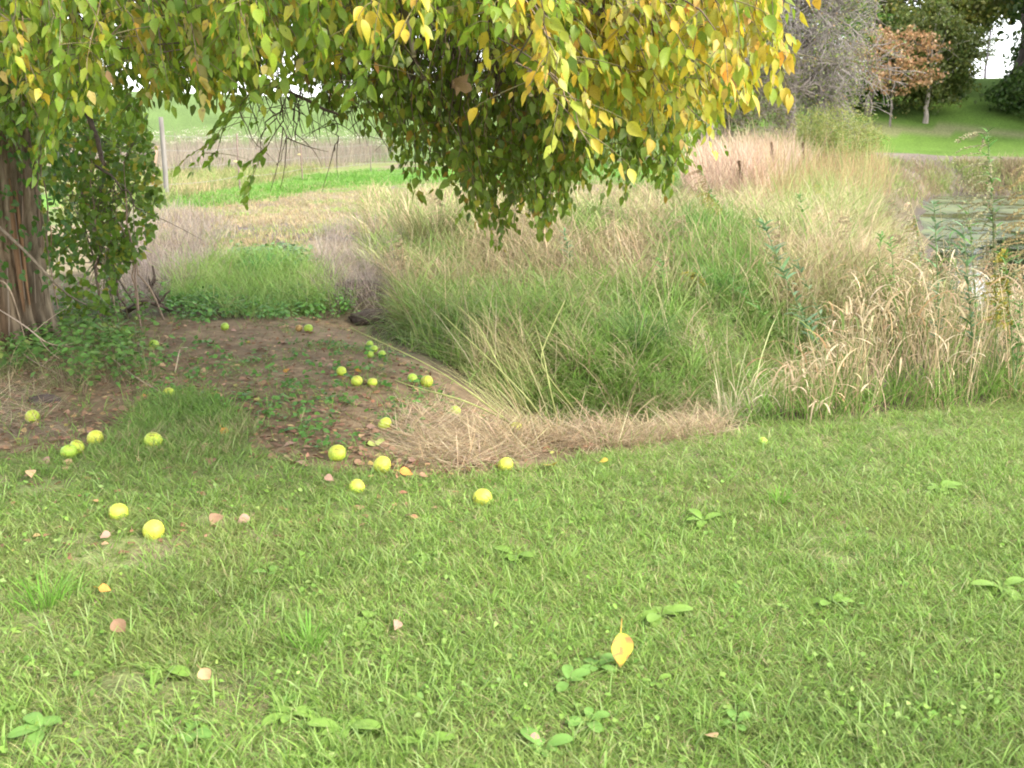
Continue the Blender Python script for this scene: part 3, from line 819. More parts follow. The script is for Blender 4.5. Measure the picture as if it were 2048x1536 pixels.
# ------------------------------------------------------------------ the osage orange tree
TB = gp(12, 690)
TX, TY = -4.05, 7.9
def build_tree():
    root = empty('osage_orange_tree', (TX, TY, float(H(TX, TY))))
    tag(root, 'big spreading tree with shaggy trunk and hanging yellow green leaves', 'tree')
    # trunk
    acc = Acc()
    spine = ap([[TX - .03, TY, -.25], [TX - .02, TY, .3], [TX + .02, TY, 1.0], [TX + .08, TY - .02, 1.7], [TX + .16, TY - .05, 2.5], [TX + .22, TY - .1, 3.1]])
    nz_, ns = 90, 120
    tt = np.linspace(0, 1, nz_)
    sp = np.stack([np.interp(tt, np.linspace(0, 1, 6), spine[:, k]) for k in range(3)], 1)
    a = np.arange(ns) / ns * 2 * math.pi
    zz = sp[:, 2]
    rad = .33 + .16 * np.exp(-(zz + .1) / .35) + .04 * sstep(1.6, 2.8, zz)
    A, Z2 = np.meshgrid(a, zz)
    tw = A + .25 * Z2
    ridge = np.abs(fbm(np.cos(tw) * 9 + 20, np.sin(tw) * 9 + Z2 * .55, 200, 3) - .5) * 2
    ridge2 = np.abs(fbm(np.cos(tw) * 24 + 20, np.sin(tw) * 24 + Z2 * 1.1, 210, 2) - .5) * 2
    lob = .05 * np.cos(3 * tw + .5) + .03 * np.cos(5 * tw)
    Rr = rad[:, None] * (1 + lob + .16 * (ridge - .3) + .07 * (ridge2 - .3))
    V = np.stack([sp[:, 0:1] + Rr * np.cos(A), sp[:, 1:2] + Rr * np.sin(A), np.broadcast_to(zz[:, None], A.shape)], -1)
    i = np.arange(nz_ - 1)[:, None] * ns; j = np.arange(ns)[None]; j2 = (j + 1) % ns
    aa = (i + j).ravel(); bb = (i + j2).ravel()
    T = np.concatenate([np.stack([aa, bb, bb + ns], 1), np.stack([aa, bb + ns, aa + ns], 1)])
    cg = np.clip((ridge - .15) * 2.2, 0, 1)[..., None]
    col = ap([.075, .055, .036]) * (1 - cg) + ap([.20, .16, .11]) * cg
    mix = .4 * sstep(.5, .7, fbm(np.cos(tw) * 3, Z2 * .8, 220))[..., None]
    col = col * (1 - .5 * mix) + ap([.24, .13, .065]) * .5 * mix
    acc.add(V.reshape(-1, 3), T, col.reshape(-1, 3))
    acc.build('trunk', M_bark, root)
    # strip of bare orange wood on the right edge
    acc = Acc()
    th = R(-42); z = np.linspace(.30, 1.30, 14)
    for dz, ww, off in [(0, .026, 0), (.15, .016, .12)]:
        zz2 = z + dz * .3 + .02
        rr = .33 + .16 * np.exp(-(zz2 + .1) / .35) + .025
        pts = np.stack([TX + rr * math.cos(th + off) + .02 * zz2, TY + rr * np.sin(th + off) * np.ones_like(zz2), zz2], 1)
        tube(acc, pts, .75 * ww * np.sin(np.linspace(.25, math.pi - .1, 14)) + .004, 8, (.19, .11, .06))
    o = acc.build('bare_wood_strip', M_bark, root); o['label'] = 'orange strip of bare wood on the trunk edge'
    # shaggy bark strips and thorny vines hanging on the trunk
    acc = Acc()
    for k in range(46):
        th = rng.uniform(-math.pi, .3); z0 = rng.uniform(.1, 1.6); L_ = rng.uniform(.2, .7)
        z = np.linspace(z0, z0 + L_, 7)
        rr = .33 + .16 * np.exp(-(z + .1) / .35) + .035 + .03 * np.sin(np.linspace(0, 3, 7)) * rng.uniform(0, 1)
        t2 = th + np.linspace(0, rng.uniform(-.15, .15), 7)
        tube(acc, np.stack([TX + .03 * z + rr * np.cos(t2), TY + rr * np.sin(t2), z], 1), rng.uniform(.003, .007), 4, pal([(.2, .15, .11), (.13, .09, .065), (.24, .15, .09)], [3, 2, 1], 1)[0])
    o = acc.build('shaggy_bark', M_bark, root); o['kind'] = 'stuff'
    # limbs
    F = ap([TX + .2, TY - .1, 2.9])
    limbs = [
        ([F, (-3.2, 6.4, 3.5), (-2.0, 4.8, 3.6), (-.6, 3.9, 3.2), (.9, 3.6, 2.75)], .13),
        ([F, (-2.6, 7.2, 3.8), (-.8, 6.7, 3.9), (.8, 6.4, 3.4), (2.0, 6.0, 2.9)], .15),
        ([F, (-3.4, 6.2, 3.1), (-2.9, 4.9, 3.1), (-2.2, 3.9, 2.75), (-1.6, 3.5, 2.5)], .10),
        ([F, (-2.6, 6.3, 4.0), (-.6, 5.2, 4.3), (1.0, 4.6, 3.9), (2.2, 4.2, 3.2)], .13),
        ([F, (-4.3, 6.6, 3.4), (-4.2, 5.4, 3.1), (-3.4, 4.4, 2.8)], .09),
        ([F, (-2.5, 8.0, 3.6), (-.9, 8.2, 3.4), (.4, 7.9, 2.9)], .11),
        ([F, (-4.2, 8.0, 4.4), (-3.9, 7.8, 6.0), (-3.4, 7.6, 7.2)], .17),
        ([F, (-5.0, 8.2, 4.0), (-6.2, 8.2, 4.6)], .13),
    ]
    LP = []
    for pts, r0 in limbs:
        pts = ap([list(p) for p in pts])
        n = 26
        t = np.linspace(0, 1, n); k = np.linspace(0, 1, len(pts))
        q = np.stack([np.interp(t, k, pts[:, c]) for c in range(3)], 1)
        for _ in range(4): q[1:-1] = (q[:-2] + q[1:-1] * 2 + q[2:]) / 4
        q[1:-1] += rng.normal(0, .02, (n - 2, 3))
        acc = Acc()
        tube(acc, q, r0 * (1 - .8 * t) + .008, 10, (.12, .09, .07))
        acc.build('limb', M_bark, root)
        LP.append(q)
    LPa = np.concatenate(LP)

    tw = Acc()       # twigs
    TC = [(.13, .10, .075), (.20, .15, .10), (.09, .065, .05)]
    def attach(s, bias=ap([0, 0, .25])):
        d = np.linalg.norm(LPa - (s + bias), axis=1)
        k = rng.choice(np.argsort(d)[:3])
        return LPa[k]

    def spray(tip, start, r=.004, n=12, link=True, thin=2):
        mid = start * .45 + tip * .55
        hor = (tip - start) * ap([1, 1, 0])
        mid = mid + ap([0, 0, .14 * np.linalg.norm(tip - start)]) + hor * .12
        q = bez(start, mid, tip, n)
        q[1:-1] += rng.normal(0, .006, (n - 2, 3))
        tube(tw, q[::thin] if thin > 1 else q, np.linspace(r, r * .35, len(q[::thin])), 3, pal(TC, [2, 2, 1], 1)[0])
        if link:
            L0 = attach(start)
            m2 = (L0 + start) / 2 + ap([0, 0, .10 * np.linalg.norm(L0 - start)]) + rng.normal(0, .05, 3)
            lq = bez(L0, m2, start, 6)
            tube(tw, lq, np.linspace(r * 2.0, r, 6), 3, pal(TC, [2, 1, 2], 1)[0])
        return q

    def leaf_on(q, nl, size, t0=.2, comb=ap([0, 0, 0]), down=.7, face=ap([0, -.45, .6]), tang=.6):
        n = len(q)
        t = np.linspace(t0, 1, nl) + rng.normal(0, .02, nl)
        t = np.clip(t, 0, 1) * (n - 1)
        i = np.clip(t.astype(int), 0, n - 2); f = (t - i)[:, None]
        P = q[i] * (1 - f) + q[i + 1] * f
        tg = norm(q[i + 1] - q[i])
        side = norm(np.cross(tg, ap([0, 0, 1.0]) + rng.normal(0, .2, (nl, 3))))
        sg = np.where(np.arange(nl) % 2 == 0, 1, -1)[:, None]
        D = tg * tang + side * sg * rng.uniform(.2, .7, (nl, 1)) + ap([0, 0, -down]) + rng.normal(0, .22, (nl, 3)) + comb
        D = norm(D)
        P = P + D * size * .28
        Nn = face + rng.normal(0, .62, (nl, 3)) + side * sg * .45
        sz = size * rng.uniform(.5, 1.2, nl)
        return P, D, Nn, sz

    near = []     # (P,D,N,size,col)
    YC = [(.17, .26, .02), (.24, .33, .03), (.12, .22, .025), (.42, .38, .03), (.58, .40, .035), (.56, .27, .04), (.42, .26, .12)]
    def near_cols(u, n):
        k = sstep(900, 1400, u)
        w0 = ap([3.4, 3.0, 2.6, 1.0, .5, .15, .22]); w1 = ap([2.0, 3.4, .7, 3.4, 3.0, .9, .35])
        wv = w0 * (1 - k) + w1 * k
        main = rng.choice(7, p=wv / wv.sum())
        c = pal(YC, wv, n, .18)
        return c * .55 + pal([YC[main]], [1], n, .12) * .45

    nx = [-260, 0, 60, 100, 150, 230, 330, 430, 480, 540, 600, 640, 700, 740, 800, 900, 970, 1040, 1080, 1130, 1180, 1240, 1300, 1360, 1420, 1460, 1520, 1560, 1585, 1640, 1700]
    ny = [200, 185, 230, 300, 230, 200, 205, 205, 170, 165, 190, 150, 110, 170, 50, 50, 130, 160, 110, 190, 290, 230, 265, 230, 285, 200, 180, 195, 90, 20, -60]
    def near_spray(px, py, dep, L_=None, dirn=None, nl=None, size=None, comb=None, colf=None):
        tip = at(px, py, dep)
        L_ = L_ or rng.uniform(.35, .7)
        if dirn is None:
            back = norm(ap([TX + 1.5, TY - 2, 3.0]) - tip)
            dirn = back * rng.uniform(.2, .9) + ap([0, 0, rng.uniform(.5, 1.0)]) + rng.normal(0, .22, 3)
        start = tip + norm(dirn) * L_
        q = spray(tip, start, r=.0035)
        nl = int(nl * 1.5) if nl else int(rng.integers(16, 25))
        size = (size * .66) if size else rng.uniform(.050, .070)
        P, D, Nn, sz = leaf_on(q, nl, size, comb=ap([0, 0, 0]) if comb is None else comb)
        c = near_cols(px, nl) if colf is None else colf(nl)
        near.append((P, D, Nn, sz, c))
        for b in range(2):
            i = int(rng.integers(2, 10)); e = q[i] + rng.normal(0, 1, 3) * ap([.13, .10, .05]) + ap([0, 0, -.06])
            qq = bez(q[i], (q[i] + e) / 2 + ap([0, 0, .02]), e, 5); tube(tw, qq, np.linspace(.0025, .001, 5), 3, (.16, .14, .07))
            P, D, Nn, sz = leaf_on(qq, 5, size, t0=.2, comb=ap([0, 0, 0]) if comb is None else comb)
            near.append((P, D, Nn, sz, near_cols(px, 5) if colf is None else colf(5)))
    for k in range(500):
        px = rng.uniform(-240, 1560)
        b = np.interp(px, nx, ny)
        py = b - abs(rng.normal(0, .42)) * (b + 160)
        py = max(py, -170)
        near_spray(px, py, rng.uniform(3.2, 5.2) if px > 330 else rng.uniform(3.6, 5.2))
    # extra yellow mass at the right
    for k in range(150):
        px = rng.uniform(1060, 1530); b = np.interp(px, nx, ny)
        near_spray(px, b - abs(rng.normal(0, .5)) * (b + 100), rng.uniform(3.6, 5.4))
    # particular hanging sprays
    gcol = lambda n: pal([(.20, .31, .03), (.14, .25, .03), (.30, .36, .05)], [3, 2, 1.2], n, .14)
    for (px, py, dep, dx, dz, L_) in [(70, 345, 4.3, .45, .9, .75), (95, 300, 4.2, .4, .8, .6), (130, 250, 4.2, .5, .7, .6), (60, 225, 4.0, .9, .35, .7), (20, 190, 3.9, 1, .3, .7),
                                 (385, 345, 4.6, .7, .75, .5), (420, 320, 4.6, .6, .8, .45), (225, 245, 4.3, 1, .55, .6), (495, 388, 4.7, .45, .85, .38), (330, 150, 3.8, .9, .5, .6),
                                 (440, 245, 4.4, .9, .5, .5), (500, 200, 4.2, .9, .4, .5), (700, 195, 3.6, .6, .8, .3)]:
        near_spray(px, py, dep, L_=L_, dirn=ap([dx, .1, dz]), nl=15, size=.085, comb=ap([-.6, 0, -.1]), colf=gcol)
    ycol = lambda n: pal([(.52, .40, .04), (.34, .36, .05)], [2, 2], n, .14)
    for (px, py, dep, nl) in [(1180, 310, 3.3, 5), (1165, 285, 3.3, 4), (1120, 180, 3.0, 7), (1085, 95, 2.8, 8), (845, 50, 3.1, 9), (1040, 30, 2.8, 9), (1430, 295, 3.9, 9), (1300, 270, 3.7, 8), (1335, 200, 3.6, 8), (1575, 190, 3.9, 9), (1560, 110, 4.0, 8), (760, 60, 3.2, 7)]:
        near_spray(px, py, dep, L_=.35, nl=nl, size=.095, colf=ycol)

    # the middle layer, in the shade of the crown
    mid = []
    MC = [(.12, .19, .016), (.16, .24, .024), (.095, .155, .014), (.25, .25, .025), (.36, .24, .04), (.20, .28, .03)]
    mx_ = [470, 520, 600, 650, 700, 760, 800, 830, 870, 920, 960, 1000, 1040, 1080, 1120, 1150, 1190, 1240, 1300, 1340, 1370, 1420, 1460]
    my_ = [190, 230, 240, 250, 230, 300, 350, 385, 350, 400, 445, 470, 430, 455, 430, 415, 350, 385, 350, 385, 300, 270, 200]
    def mid_spray(px, py, dep, L_=None, nl=None, cols=MC, wts=(4, 4, 3, 1.3, .9, 1.5), size=None, dirn=None, link=True):
        tip = at(px, py, dep)
        L_ = L_ or rng.uniform(.4, .9)
        if dirn is None: dirn = ap([rng.normal(-.05, .3), rng.normal(.1, .3), 1.0])
        start = tip + norm(dirn) * L_
        q = spray(tip, start, r=.004, link=link)
        nl = nl or int(rng.integers(16, 26))
        P, D, Nn, sz = leaf_on(q, nl, size or rng.uniform(.056, .082), t0=.1, down=.6)
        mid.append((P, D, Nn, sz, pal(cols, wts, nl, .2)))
        for b in range(2):      # side shoots
            i = int(rng.integers(2, 9)); e = q[i] + rng.normal(0, 1, 3) * ap([.15, .12, .05]) + ap([0, 0, -.10])
            qq = bez(q[i], (q[i] + e) / 2 + ap([0, 0, .03]), e, 5); tube(tw, qq, np.linspace(.0025, .001, 5), 3, (.12, .10, .06))
            P, D, Nn, sz = leaf_on(qq, 6, size or rng.uniform(.055, .078), t0=.2, down=.5)
            mid.append((P, D, Nn, sz, pal(cols, wts, 6, .2)))
    for k in range(520):
        px = rng.uniform(620, 1420)
        b = np.interp(px, mx_, my_)
        py = b - abs(rng.normal(0, .42)) * (b + 60)
        if px < 760 and rng.random() < .6: continue
        # a thinner, twiggy window in the middle
        if 820 < px < 1010 and 60 < py < 330 and rng.random() < .55: continue
        mid_spray(px, py, rng.uniform(5.6, 7.8))
    for (px, py) in [(1000, 480), (985, 440), (1010, 455), (1075, 450), (1100, 455), (1125, 415), (835, 385), (845, 360), (940, 420), (920, 390), (1245, 385), (1335, 385), (1325, 360), (1140, 400), (955, 440), (1020, 415), (990, 485), (1005, 495), (1080, 465), (1090, 440), (965, 455), (1110, 430), (1250, 375), (1345, 370), (870, 370)]:
        mid_spray(px, py, rng.uniform(5.8, 6.8), L_=.65, nl=22)
    # dark leaves top left behind the near layer, round the upper trunk
    for k in range(300):
        px = rng.uniform(-260, 440); py = rng.uniform(-120, 330 if px < 120 else (250 if px < 300 else 120))
        if px > 60 and rng.random() < .25: continue
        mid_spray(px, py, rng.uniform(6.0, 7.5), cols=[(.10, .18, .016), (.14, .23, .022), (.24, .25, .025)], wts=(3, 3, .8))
    for k in range(75):
        mid_spray(rng.uniform(270, 520), rng.uniform(40, 205), rng.uniform(5.0, 6.6), L_=rng.uniform(.25, .5), nl=14)
    for k in range(70):
        px = rng.uniform(420, 740); py = rng.uniform(-80, 150)
        mid_spray(px, py, rng.uniform(5.5, 7.5))
    # vine leaves on the trunk
    P = []
    for k in range(900):
        th = rng.uniform(-2.6, .4); z = rng.uniform(1.2, 2.9) if rng.random() < .8 else rng.uniform(.5, 1.2)
        P.append((TX + .05 * z + (.42 + rng.uniform(0, .16)) * math.cos(th), TY + (.42 + rng.uniform(0, .16)) * math.sin(th), z))
    P = ap(P); k = len(P)
    mid.append((P, ap([0, -.1, -.8]) + rng.normal(0, .5, (k, 3)), ap([.2, -.9, .4]) + rng.normal(0, .4, (k, 3)), rng.uniform(.04, .08, k), pal([(.05, .12, .02), (.07, .16, .03)], [1, 1], k)))

    # bare, dense twigs inside the crown
    for k in range(520):
        px = rng.normal(900, 75) if rng.random() < .55 else rng.uniform(480, 1250)
        py = rng.uniform(-40, 260)
        if px < 760: py = rng.uniform(60, 300)
        tip = at(px, py, rng.uniform(6.2, 8.2))
        s = tip + norm(ap([rng.normal(-.1, .28), rng.normal(.1, .3), 1.0])) * rng.uniform(.3, .9)
        q = bez(s, (s + tip) / 2 + rng.normal(0, .07, 3), tip, 7)
        q[1:-1] += rng.normal(0, .012, (5, 3))
        tube(tw, q, np.linspace(.006, .0018, 7), 3, pal([(.11, .075, .055), (.17, .12, .085), (.07, .05, .04)], [2, 2, 1], 1)[0])
        if rng.random() < .35:
            L0 = attach(s); tube(tw, bez(L0, (L0 + s) / 2 + ap([0, 0, .1]), s, 6), np.linspace(.012, .006, 6), 4, (.11, .08, .06))
        for b in range(2):
            i = int(rng.integers(1, 6)); e = q[i] + rng.normal(0, 1, 3) * ap([.12, .1, .1]) + ap([0, 0, -.08])
            tube(tw, bez(q[i], (q[i] + e) / 2 + rng.normal(0, .02, 3), e, 4), np.linspace(.003, .001, 4), 3, (.10, .07, .05))
    # thicker hanging branches in the gap on the left
    for (x0, y0, x1, y1, dep, r) in [(640, -60, 655, 215, 6.8, .018), (652, 90, 690, 200, 6.8, .010), (560, -50, 700, 150, 7.2, .012), (700, 0, 715, 190, 7.0, .012), (450, 130, 690, 235, 6.6, .016),
                                    (540, 150, 590, 275, 6.4, .007), (660, 200, 665, 305, 6.6, .005), (540, 220, 552, 330, 5.6, .004), (735, 170, 727, 262, 6.4, .009), (150, 120, 210, 330, 7.6, .03), (190, 330, 280, 420, 7.9, .009),
                                    (340, 140, 520, 160, 6.2, .010), (610, 40, 560, 240, 6.9, .008), (480, 120, 640, 60, 6.6, .01), (300, 130, 420, 60, 6.9, .016)]:
        a_, b_ = at(x0, y0, dep), at(x1, y1, dep * rng.uniform(.93, 1.05))
        q = bez(a_, (a_ + b_) / 2 + rng.normal(0, .05, 3), b_, 12); q[1:-1] += rng.normal(0, .008, (10, 3))
        tube(tw, q, np.linspace(r, r * .5, 12), 6, (.10, .075, .06))
        if y0 < 150:
            L0 = attach(a_); tube(tw, bez(L0, (L0 + a_) / 2 + ap([0, 0, .12]), a_, 8), np.linspace(r * 1.5, r, 8), 6, (.10, .075, .06))
        for b in range(5):
            i = int(rng.integers(2, 11)); e = q[i] + rng.normal(0, 1, 3) * ap([.16, .1, .1]) + ap([0, 0, -.15])
            tube(tw, bez(q[i], (q[i] + e) / 2 + rng.normal(0, .02, 3), e, 5), np.linspace(.004, .0015, 5), 3, (.09, .065, .05))
    # cut branch stubs with pale ends
    st = Acc()
    for (x0, y0, x1, y1, dep, r) in [(1055, 100, 1062, 190, 3.9, .011), (1060, 105, 1095, 130, 3.9, .012), (1080, 95, 1112, 127, 3.9, .010), (1110, 30, 1148, 90, 3.8, .008), (815, 40, 828, 112, 4.6, .014), (1175, 110, 1200, 170, 4.0, .006), (1178, 120, 1205, 188, 4.05, .005)]:
        a_, b_ = at(x0, y0, dep), at(x1, y1, dep)
        tube(st, bez(a_, (a_ + b_) / 2, b_, 6), np.linspace(r, r * .8, 6), 8, (.24, .20, .16))
        L0 = attach(a_); tube(st, bez(L0, (L0 + a_) / 2 + ap([0, 0, .08]), a_, 8), np.linspace(r * 1.8, r, 8), 8, (.16, .13, .10))
        tube(st, ap([b_ - .001 * norm(b_ - a_), b_ + .004 * norm(b_ - a_)]), r * .78, 8, (.5, .42, .32))
    o = st.build('cut_branches', M_bark, root)
    o['kind'] = 'stuff'
    o = tw.build('twigs', M_twig, root); o['kind'] = 'stuff'

    # roof of the crown above the picture: shades what hangs below
    acc = Acc()
    n = 6500
    d = norm(rng.normal(0, 1, (n, 3))); rr = rng.uniform(.35, 1, (n, 1)) ** .5
    cen = ap([-1.9, 6.6, 4.9])
    P = cen + d * rr * ap([4.7, 3.9, 2.5])
    P2 = at(rng.uniform(500, 1400, 1500), rng.uniform(-260, -10, 1500), rng.uniform(5.4, 8.0, 1500))
    P = np.concatenate([P, P2])
    u, v, dep = to_px(P)
    k = (v < -35) & (fbm(P[:, 0] * 1.3, P[:, 1] * 1.3 + P[:, 2], 300) > .34)
    P = P[k]; n = len(P)
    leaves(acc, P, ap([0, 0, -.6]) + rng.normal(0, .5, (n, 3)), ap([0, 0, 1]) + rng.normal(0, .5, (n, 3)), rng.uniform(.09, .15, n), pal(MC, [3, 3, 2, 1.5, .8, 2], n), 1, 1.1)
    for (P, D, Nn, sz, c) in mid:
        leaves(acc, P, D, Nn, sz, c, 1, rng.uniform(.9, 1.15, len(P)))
    # near leaves: those that show largest are parts of their own
    P = np.concatenate([a[0] for a in near]); D = np.concatenate([a[1] for a in near]); Nn = np.concatenate([a[2] for a in near])
    sz = np.concatenate([a[3] for a in near]); c = np.concatenate([a[4] for a in near])
    D = norm(D)
    u, v, dep = to_px(P)
    kk = ~((u > 1600) & (v > 60)) & ~(u > 1660)
    P, D, Nn, sz, c, u, v, dep = P[kk], D[kk], Nn[kk], sz[kk], c[kk], u[kk], v[kk], dep[kk]
    facing = np.abs(norm(Nn) @ FWD)
    score = sz / dep * (.4 + facing)
    score[(u < 5) | (u > 2043) | (v < 0) | (v > 1500)] = 0
    order = np.argsort(-score)
    single = order[:290]; rest = order[290:]
    for sel, ld in ((dep[rest] < 3.2, 0), (dep[rest] >= 3.2, 1)):
        rs = rest[sel]; leaves(acc, P[rs], D[rs], Nn[rs], sz[rs], c[rs], ld, rng.uniform(.75, 1.05, len(rs)))
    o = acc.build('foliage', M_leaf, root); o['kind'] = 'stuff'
    # shared leaf meshes: 9 colours x 2 shapes
    CL = [(.17, .27, .02), (.24, .34, .03), (.12, .22, .025), (.40, .38, .035), (.58, .42, .035), (.56, .28, .04), (.42, .27, .13), (.30, .36, .04), (.50, .38, .04)]
    vm = {}
    for ci, cc in enumerate(CL):
        for si, (fo, cu, wi) in enumerate([(.22, .14, .25), (.50, .30, .28), (.75, .05, .27), (.1, .5, .24)]):
            a2 = Acc(); v_, T_ = leaf_template(0, fo, cu, wi)
            tipc = np.clip(v_[:, 0:1], 0, 1) ** 3
            a2.add(v_, T_, ap(cc) * (1 - .25 * tipc) + ap([.4, .3, .05]) * .25 * tipc)
            me = a2.mesh('leaf'); me.materials.append(M_leaf); vm[ci, si] = me
    CLa = ap(CL)
    pinv = parent_inv(root)
    for i in single:
        ci = int(np.argmin(np.abs(CLa - c[i]).sum(1)))
        d_ = D[i]; y_ = np.cross(Nn[i], d_); y_ /= np.linalg.norm(y_); z_ = np.cross(d_, y_)
        s = float(sz[i]); wv = float(rng.uniform(.85, 1.2))
        M = Matrix(((d_[0] * s, y_[0] * s * wv, z_[0] * s, P[i][0]), (d_[1] * s, y_[1] * s * wv, z_[1] * s, P[i][1]), (d_[2] * s, y_[2] * s * wv, z_[2] * s, P[i][2]), (0, 0, 0, 1)))
        o = bpy.data.objects.new('leaf', vm[ci, int(rng.integers(0, 4))])
        C.objects.link(o); o.parent = root; o.matrix_parent_inverse = pinv; o.matrix_basis = M
    return root, LPa
tree_root, LPa = build_tree()

# curled dead leaf caught in the twigs
def maple_leaf_mesh(col, curl=.35):
    acc = Acc()
    pts = [(0, 0)]
    ang = [-150, -115, -95, -70, -48, -25, 0, 25, 48, 70, 95, 115, 150]
    rad = [.32, .55, .38, .85, .5, .78, 1.0, .78, .5, .85, .38, .55, .32]
    v = [(0, 0, 0)] + [(r * math.cos(R(a)) * .6 + .3, r * math.sin(R(a)) * .55, curl * (r ** 2) * (.5 + .5 * math.sin(a * .11))) for a, r in zip(ang, rad)]
    T = [(0, k, k + 1) for k in range(1, 13)] + [(0, 13, 1)]
    acc.add(v, T, col)
    return acc.mesh('leaf')
def put_mesh(name, me, mat, P, D, Nn, s, wid=1.0):
    if not me.materials: me.materials.append(mat)
    d_ = norm(ap(D)); y_ = norm(np.cross(ap(Nn), d_)); z_ = np.cross(d_, y_)
    o = bpy.data.objects.new(name, me); C.objects.link(o)
    o.matrix_world = Matrix(((d_[0] * s, y_[0] * s * wid, z_[0] * s, P[0]), (d_[1] * s, y_[1] * s * wid, z_[1] * s, P[1]), (d_[2] * s, y_[2] * s * wid, z_[2] * s, P[2]), (0, 0, 0, 1)))
    return o
o = put_mesh('dead_leaf', maple_leaf_mesh((.42, .27, .17)), M_dead, at(905, 160, 4.6), ap([.5, -.2, -.3]), ap([.1, -1, .2]), .13)
tag(o, 'large curled brown dead leaf caught among the bare twigs of the tree', 'dead leaf')

# ------------------------------------------------------------------ shrub behind the trunk
def build_shrub():
    b = ap([-3.15, 8.9, float(H(-3.15, 8.9))])
    root = empty('leafy_shrub', b)
    tag(root, 'dense dark green leafy shrub growing right behind the big trunk', 'shrub')
    fo = Acc()
    tipsP = []
    for k in range(11):
        px, py = rng.uniform(100, 250), rng.uniform(180, 480)
        s = b + ap([rng.uniform(-.6, .0), rng.uniform(-.3, .4), 0]); s[2] = H(s[0], s[1])
        e = at(px, py, rng.uniform(8.4, 9.6))
        acc = Acc()
        q = bez(s, ap([s[0] * .7 + e[0] * .3, s[1], (s[2] + e[2]) / 2 + .1]), e, 12); q[1:-1] += rng.normal(0, .015, (10, 3))
        tube(acc, q, np.linspace(.010, .003, 12), 6, pal([(.20, .15, .11), (.12, .09, .07)], [1, 1], 1)[0])
        acc.build('stem', M_twig, root)
        tipsP.append(q[4:])
    n = 9000
    px = rng.uniform(60, 360, n); py = rng.uniform(150, 640, n)
    edge = np.interp(py, [150, 220, 300, 400, 450, 520, 600], [250, 296, 310, 320, 322, 270, 224]) + 10 * (vnoise(py * .05, py * 0, 31) - .5) * 2
    ok = (px < edge) & ~((py > 520) & (rng.random(n) < .25)) & ~((py < 220) & (rng.random(n) < .5))
    P = at(px, py, rng.uniform(8.35, 9.7, n))[ok]
    cl = vnoise(P[:, 0] * 5, P[:, 2] * 5 + P[:, 1] * 3, 77)
    P = P[(cl > .40)]
    P = P[P[:, 2] > H(P[:, 0], P[:, 1]) + .15]
    k = len(P)
    leaves(fo, P, ap([0, -.1, -.6]) + rng.normal(0, .5, (k, 3)), ap([0, -.6, .7]) + rng.normal(0, .45, (k, 3)), rng.uniform(.04, .085, k),
           pal([(.10, .185, .02), (.14, .225, .026), (.07, .13, .016), (.24, .26, .03), (.34, .25, .04)], [4, 3, 2, .9, .25], k), 1, rng.uniform(1.1, 1.7, k))
    # fine twigs carrying them
    for j in range(150):
        src = tipsP[int(rng.integers(0, 11))]; s = src[int(rng.integers(0, len(src)))]
        e = P[int(rng.integers(0, k))]
        if np.linalg.norm(e - s) > .9: continue
        tube(fo, bez(s, (s + e) / 2 + rng.normal(0, .04, 3), e, 5), np.linspace(.005, .002, 5), 3, (.12, .09, .06))
    o = fo.build('foliage', M_leaf, root); o['kind'] = 'stuff'
build_shrub()

# thorny dead canes leaning over the roots, and sticks on the ground
def cane(name, label, pts, r, col, cat, group=None, mat=None, twigs=0, n=14):
    pts = ap([list(p) for p in pts], )
    t = np.linspace(0, 1, n); k = np.linspace(0, 1, len(pts))
    q = np.stack([np.interp(t, k, pts[:, c]) for c in range(3)], 1)
    for _ in range(2): q[1:-1] = (q[:-2] + q[1:-1] * 2 + q[2:]) / 4
    acc = Acc(); tube(acc, q, np.linspace(r, r * .45, n), 7, col)
    for b in range(twigs):
        i = int(rng.integers(2, n - 1)); e = q[i] + rng.normal(0, 1, 3) * .09 + ap([0, 0, .03])
        tube(acc, bez(q[i], (q[i] + e) / 2 + rng.normal(0, .015, 3), e, 4), np.linspace(r * .5, r * .2, 4), 4, col)
    o = acc.build(name, mat or M_twig)
    tag(o, label, cat, group); return o
def gpz(px, py, dz=0.0):
    p = gp(px, py); p[2] += dz; return p
cane('fallen_branch', 'long pale bare branch leaning from the trunk down into the undergrowth', [at(-40, 420, 7.2), at(60, 510, 7.3), at(130, 590, 7.4), gpz(200, 628, .03)], .012, (.19, .15, .11), 'branch')
cane('dead_vine', 'thin brown vine arching against the lower trunk at the frame edge', [at(-30, 560, 7.2), at(10, 560, 7.15), at(30, 600, 7.1), gpz(60, 720, .02)], .007, (.32, .24, .17), 'vine', twigs=5)
cane('dead_vine', 'long pale vine running from the roots across the green undergrowth', [gpz(-40, 660, .3), at(50, 650, 6.8), at(95, 690, 6.6), gpz(160, 700, .02)], .006, (.34, .26, .19), 'vine', twigs=4)
cane('dead_vine', 'short bare vine lying over the soil below the undergrowth', [gpz(0, 690, .12), gpz(60, 740, .08), gpz(130, 760, .02)], .006, (.30, .22, .16), 'vine', twigs=4)
cane('stick', 'thin straight stick lying from the undergrowth towards the green turf tuft', [gpz(215, 722, .05), gpz(270, 765, .04), gpz(345, 802, .015)], .006, (.36, .28, .20), 'stick')
cane('stick', 'short pale stalk slanting upwards alone on the bare soil', [gpz(350, 745, .0), gpz(362, 722, .10), at(375, 695, 7.0)], .005, (.42, .33, .23), 'stick')
cane('dead_sapling', 'small crooked dead sapling standing on the rim beside the shrub', [gpz(330, 620), at(310, 590, 9.3), at(300, 575, 9.3), at(312, 563, 9.3), at(305, 532, 9.3)], .020, (.10, .075, .06), 'dead sapling', twigs=6)
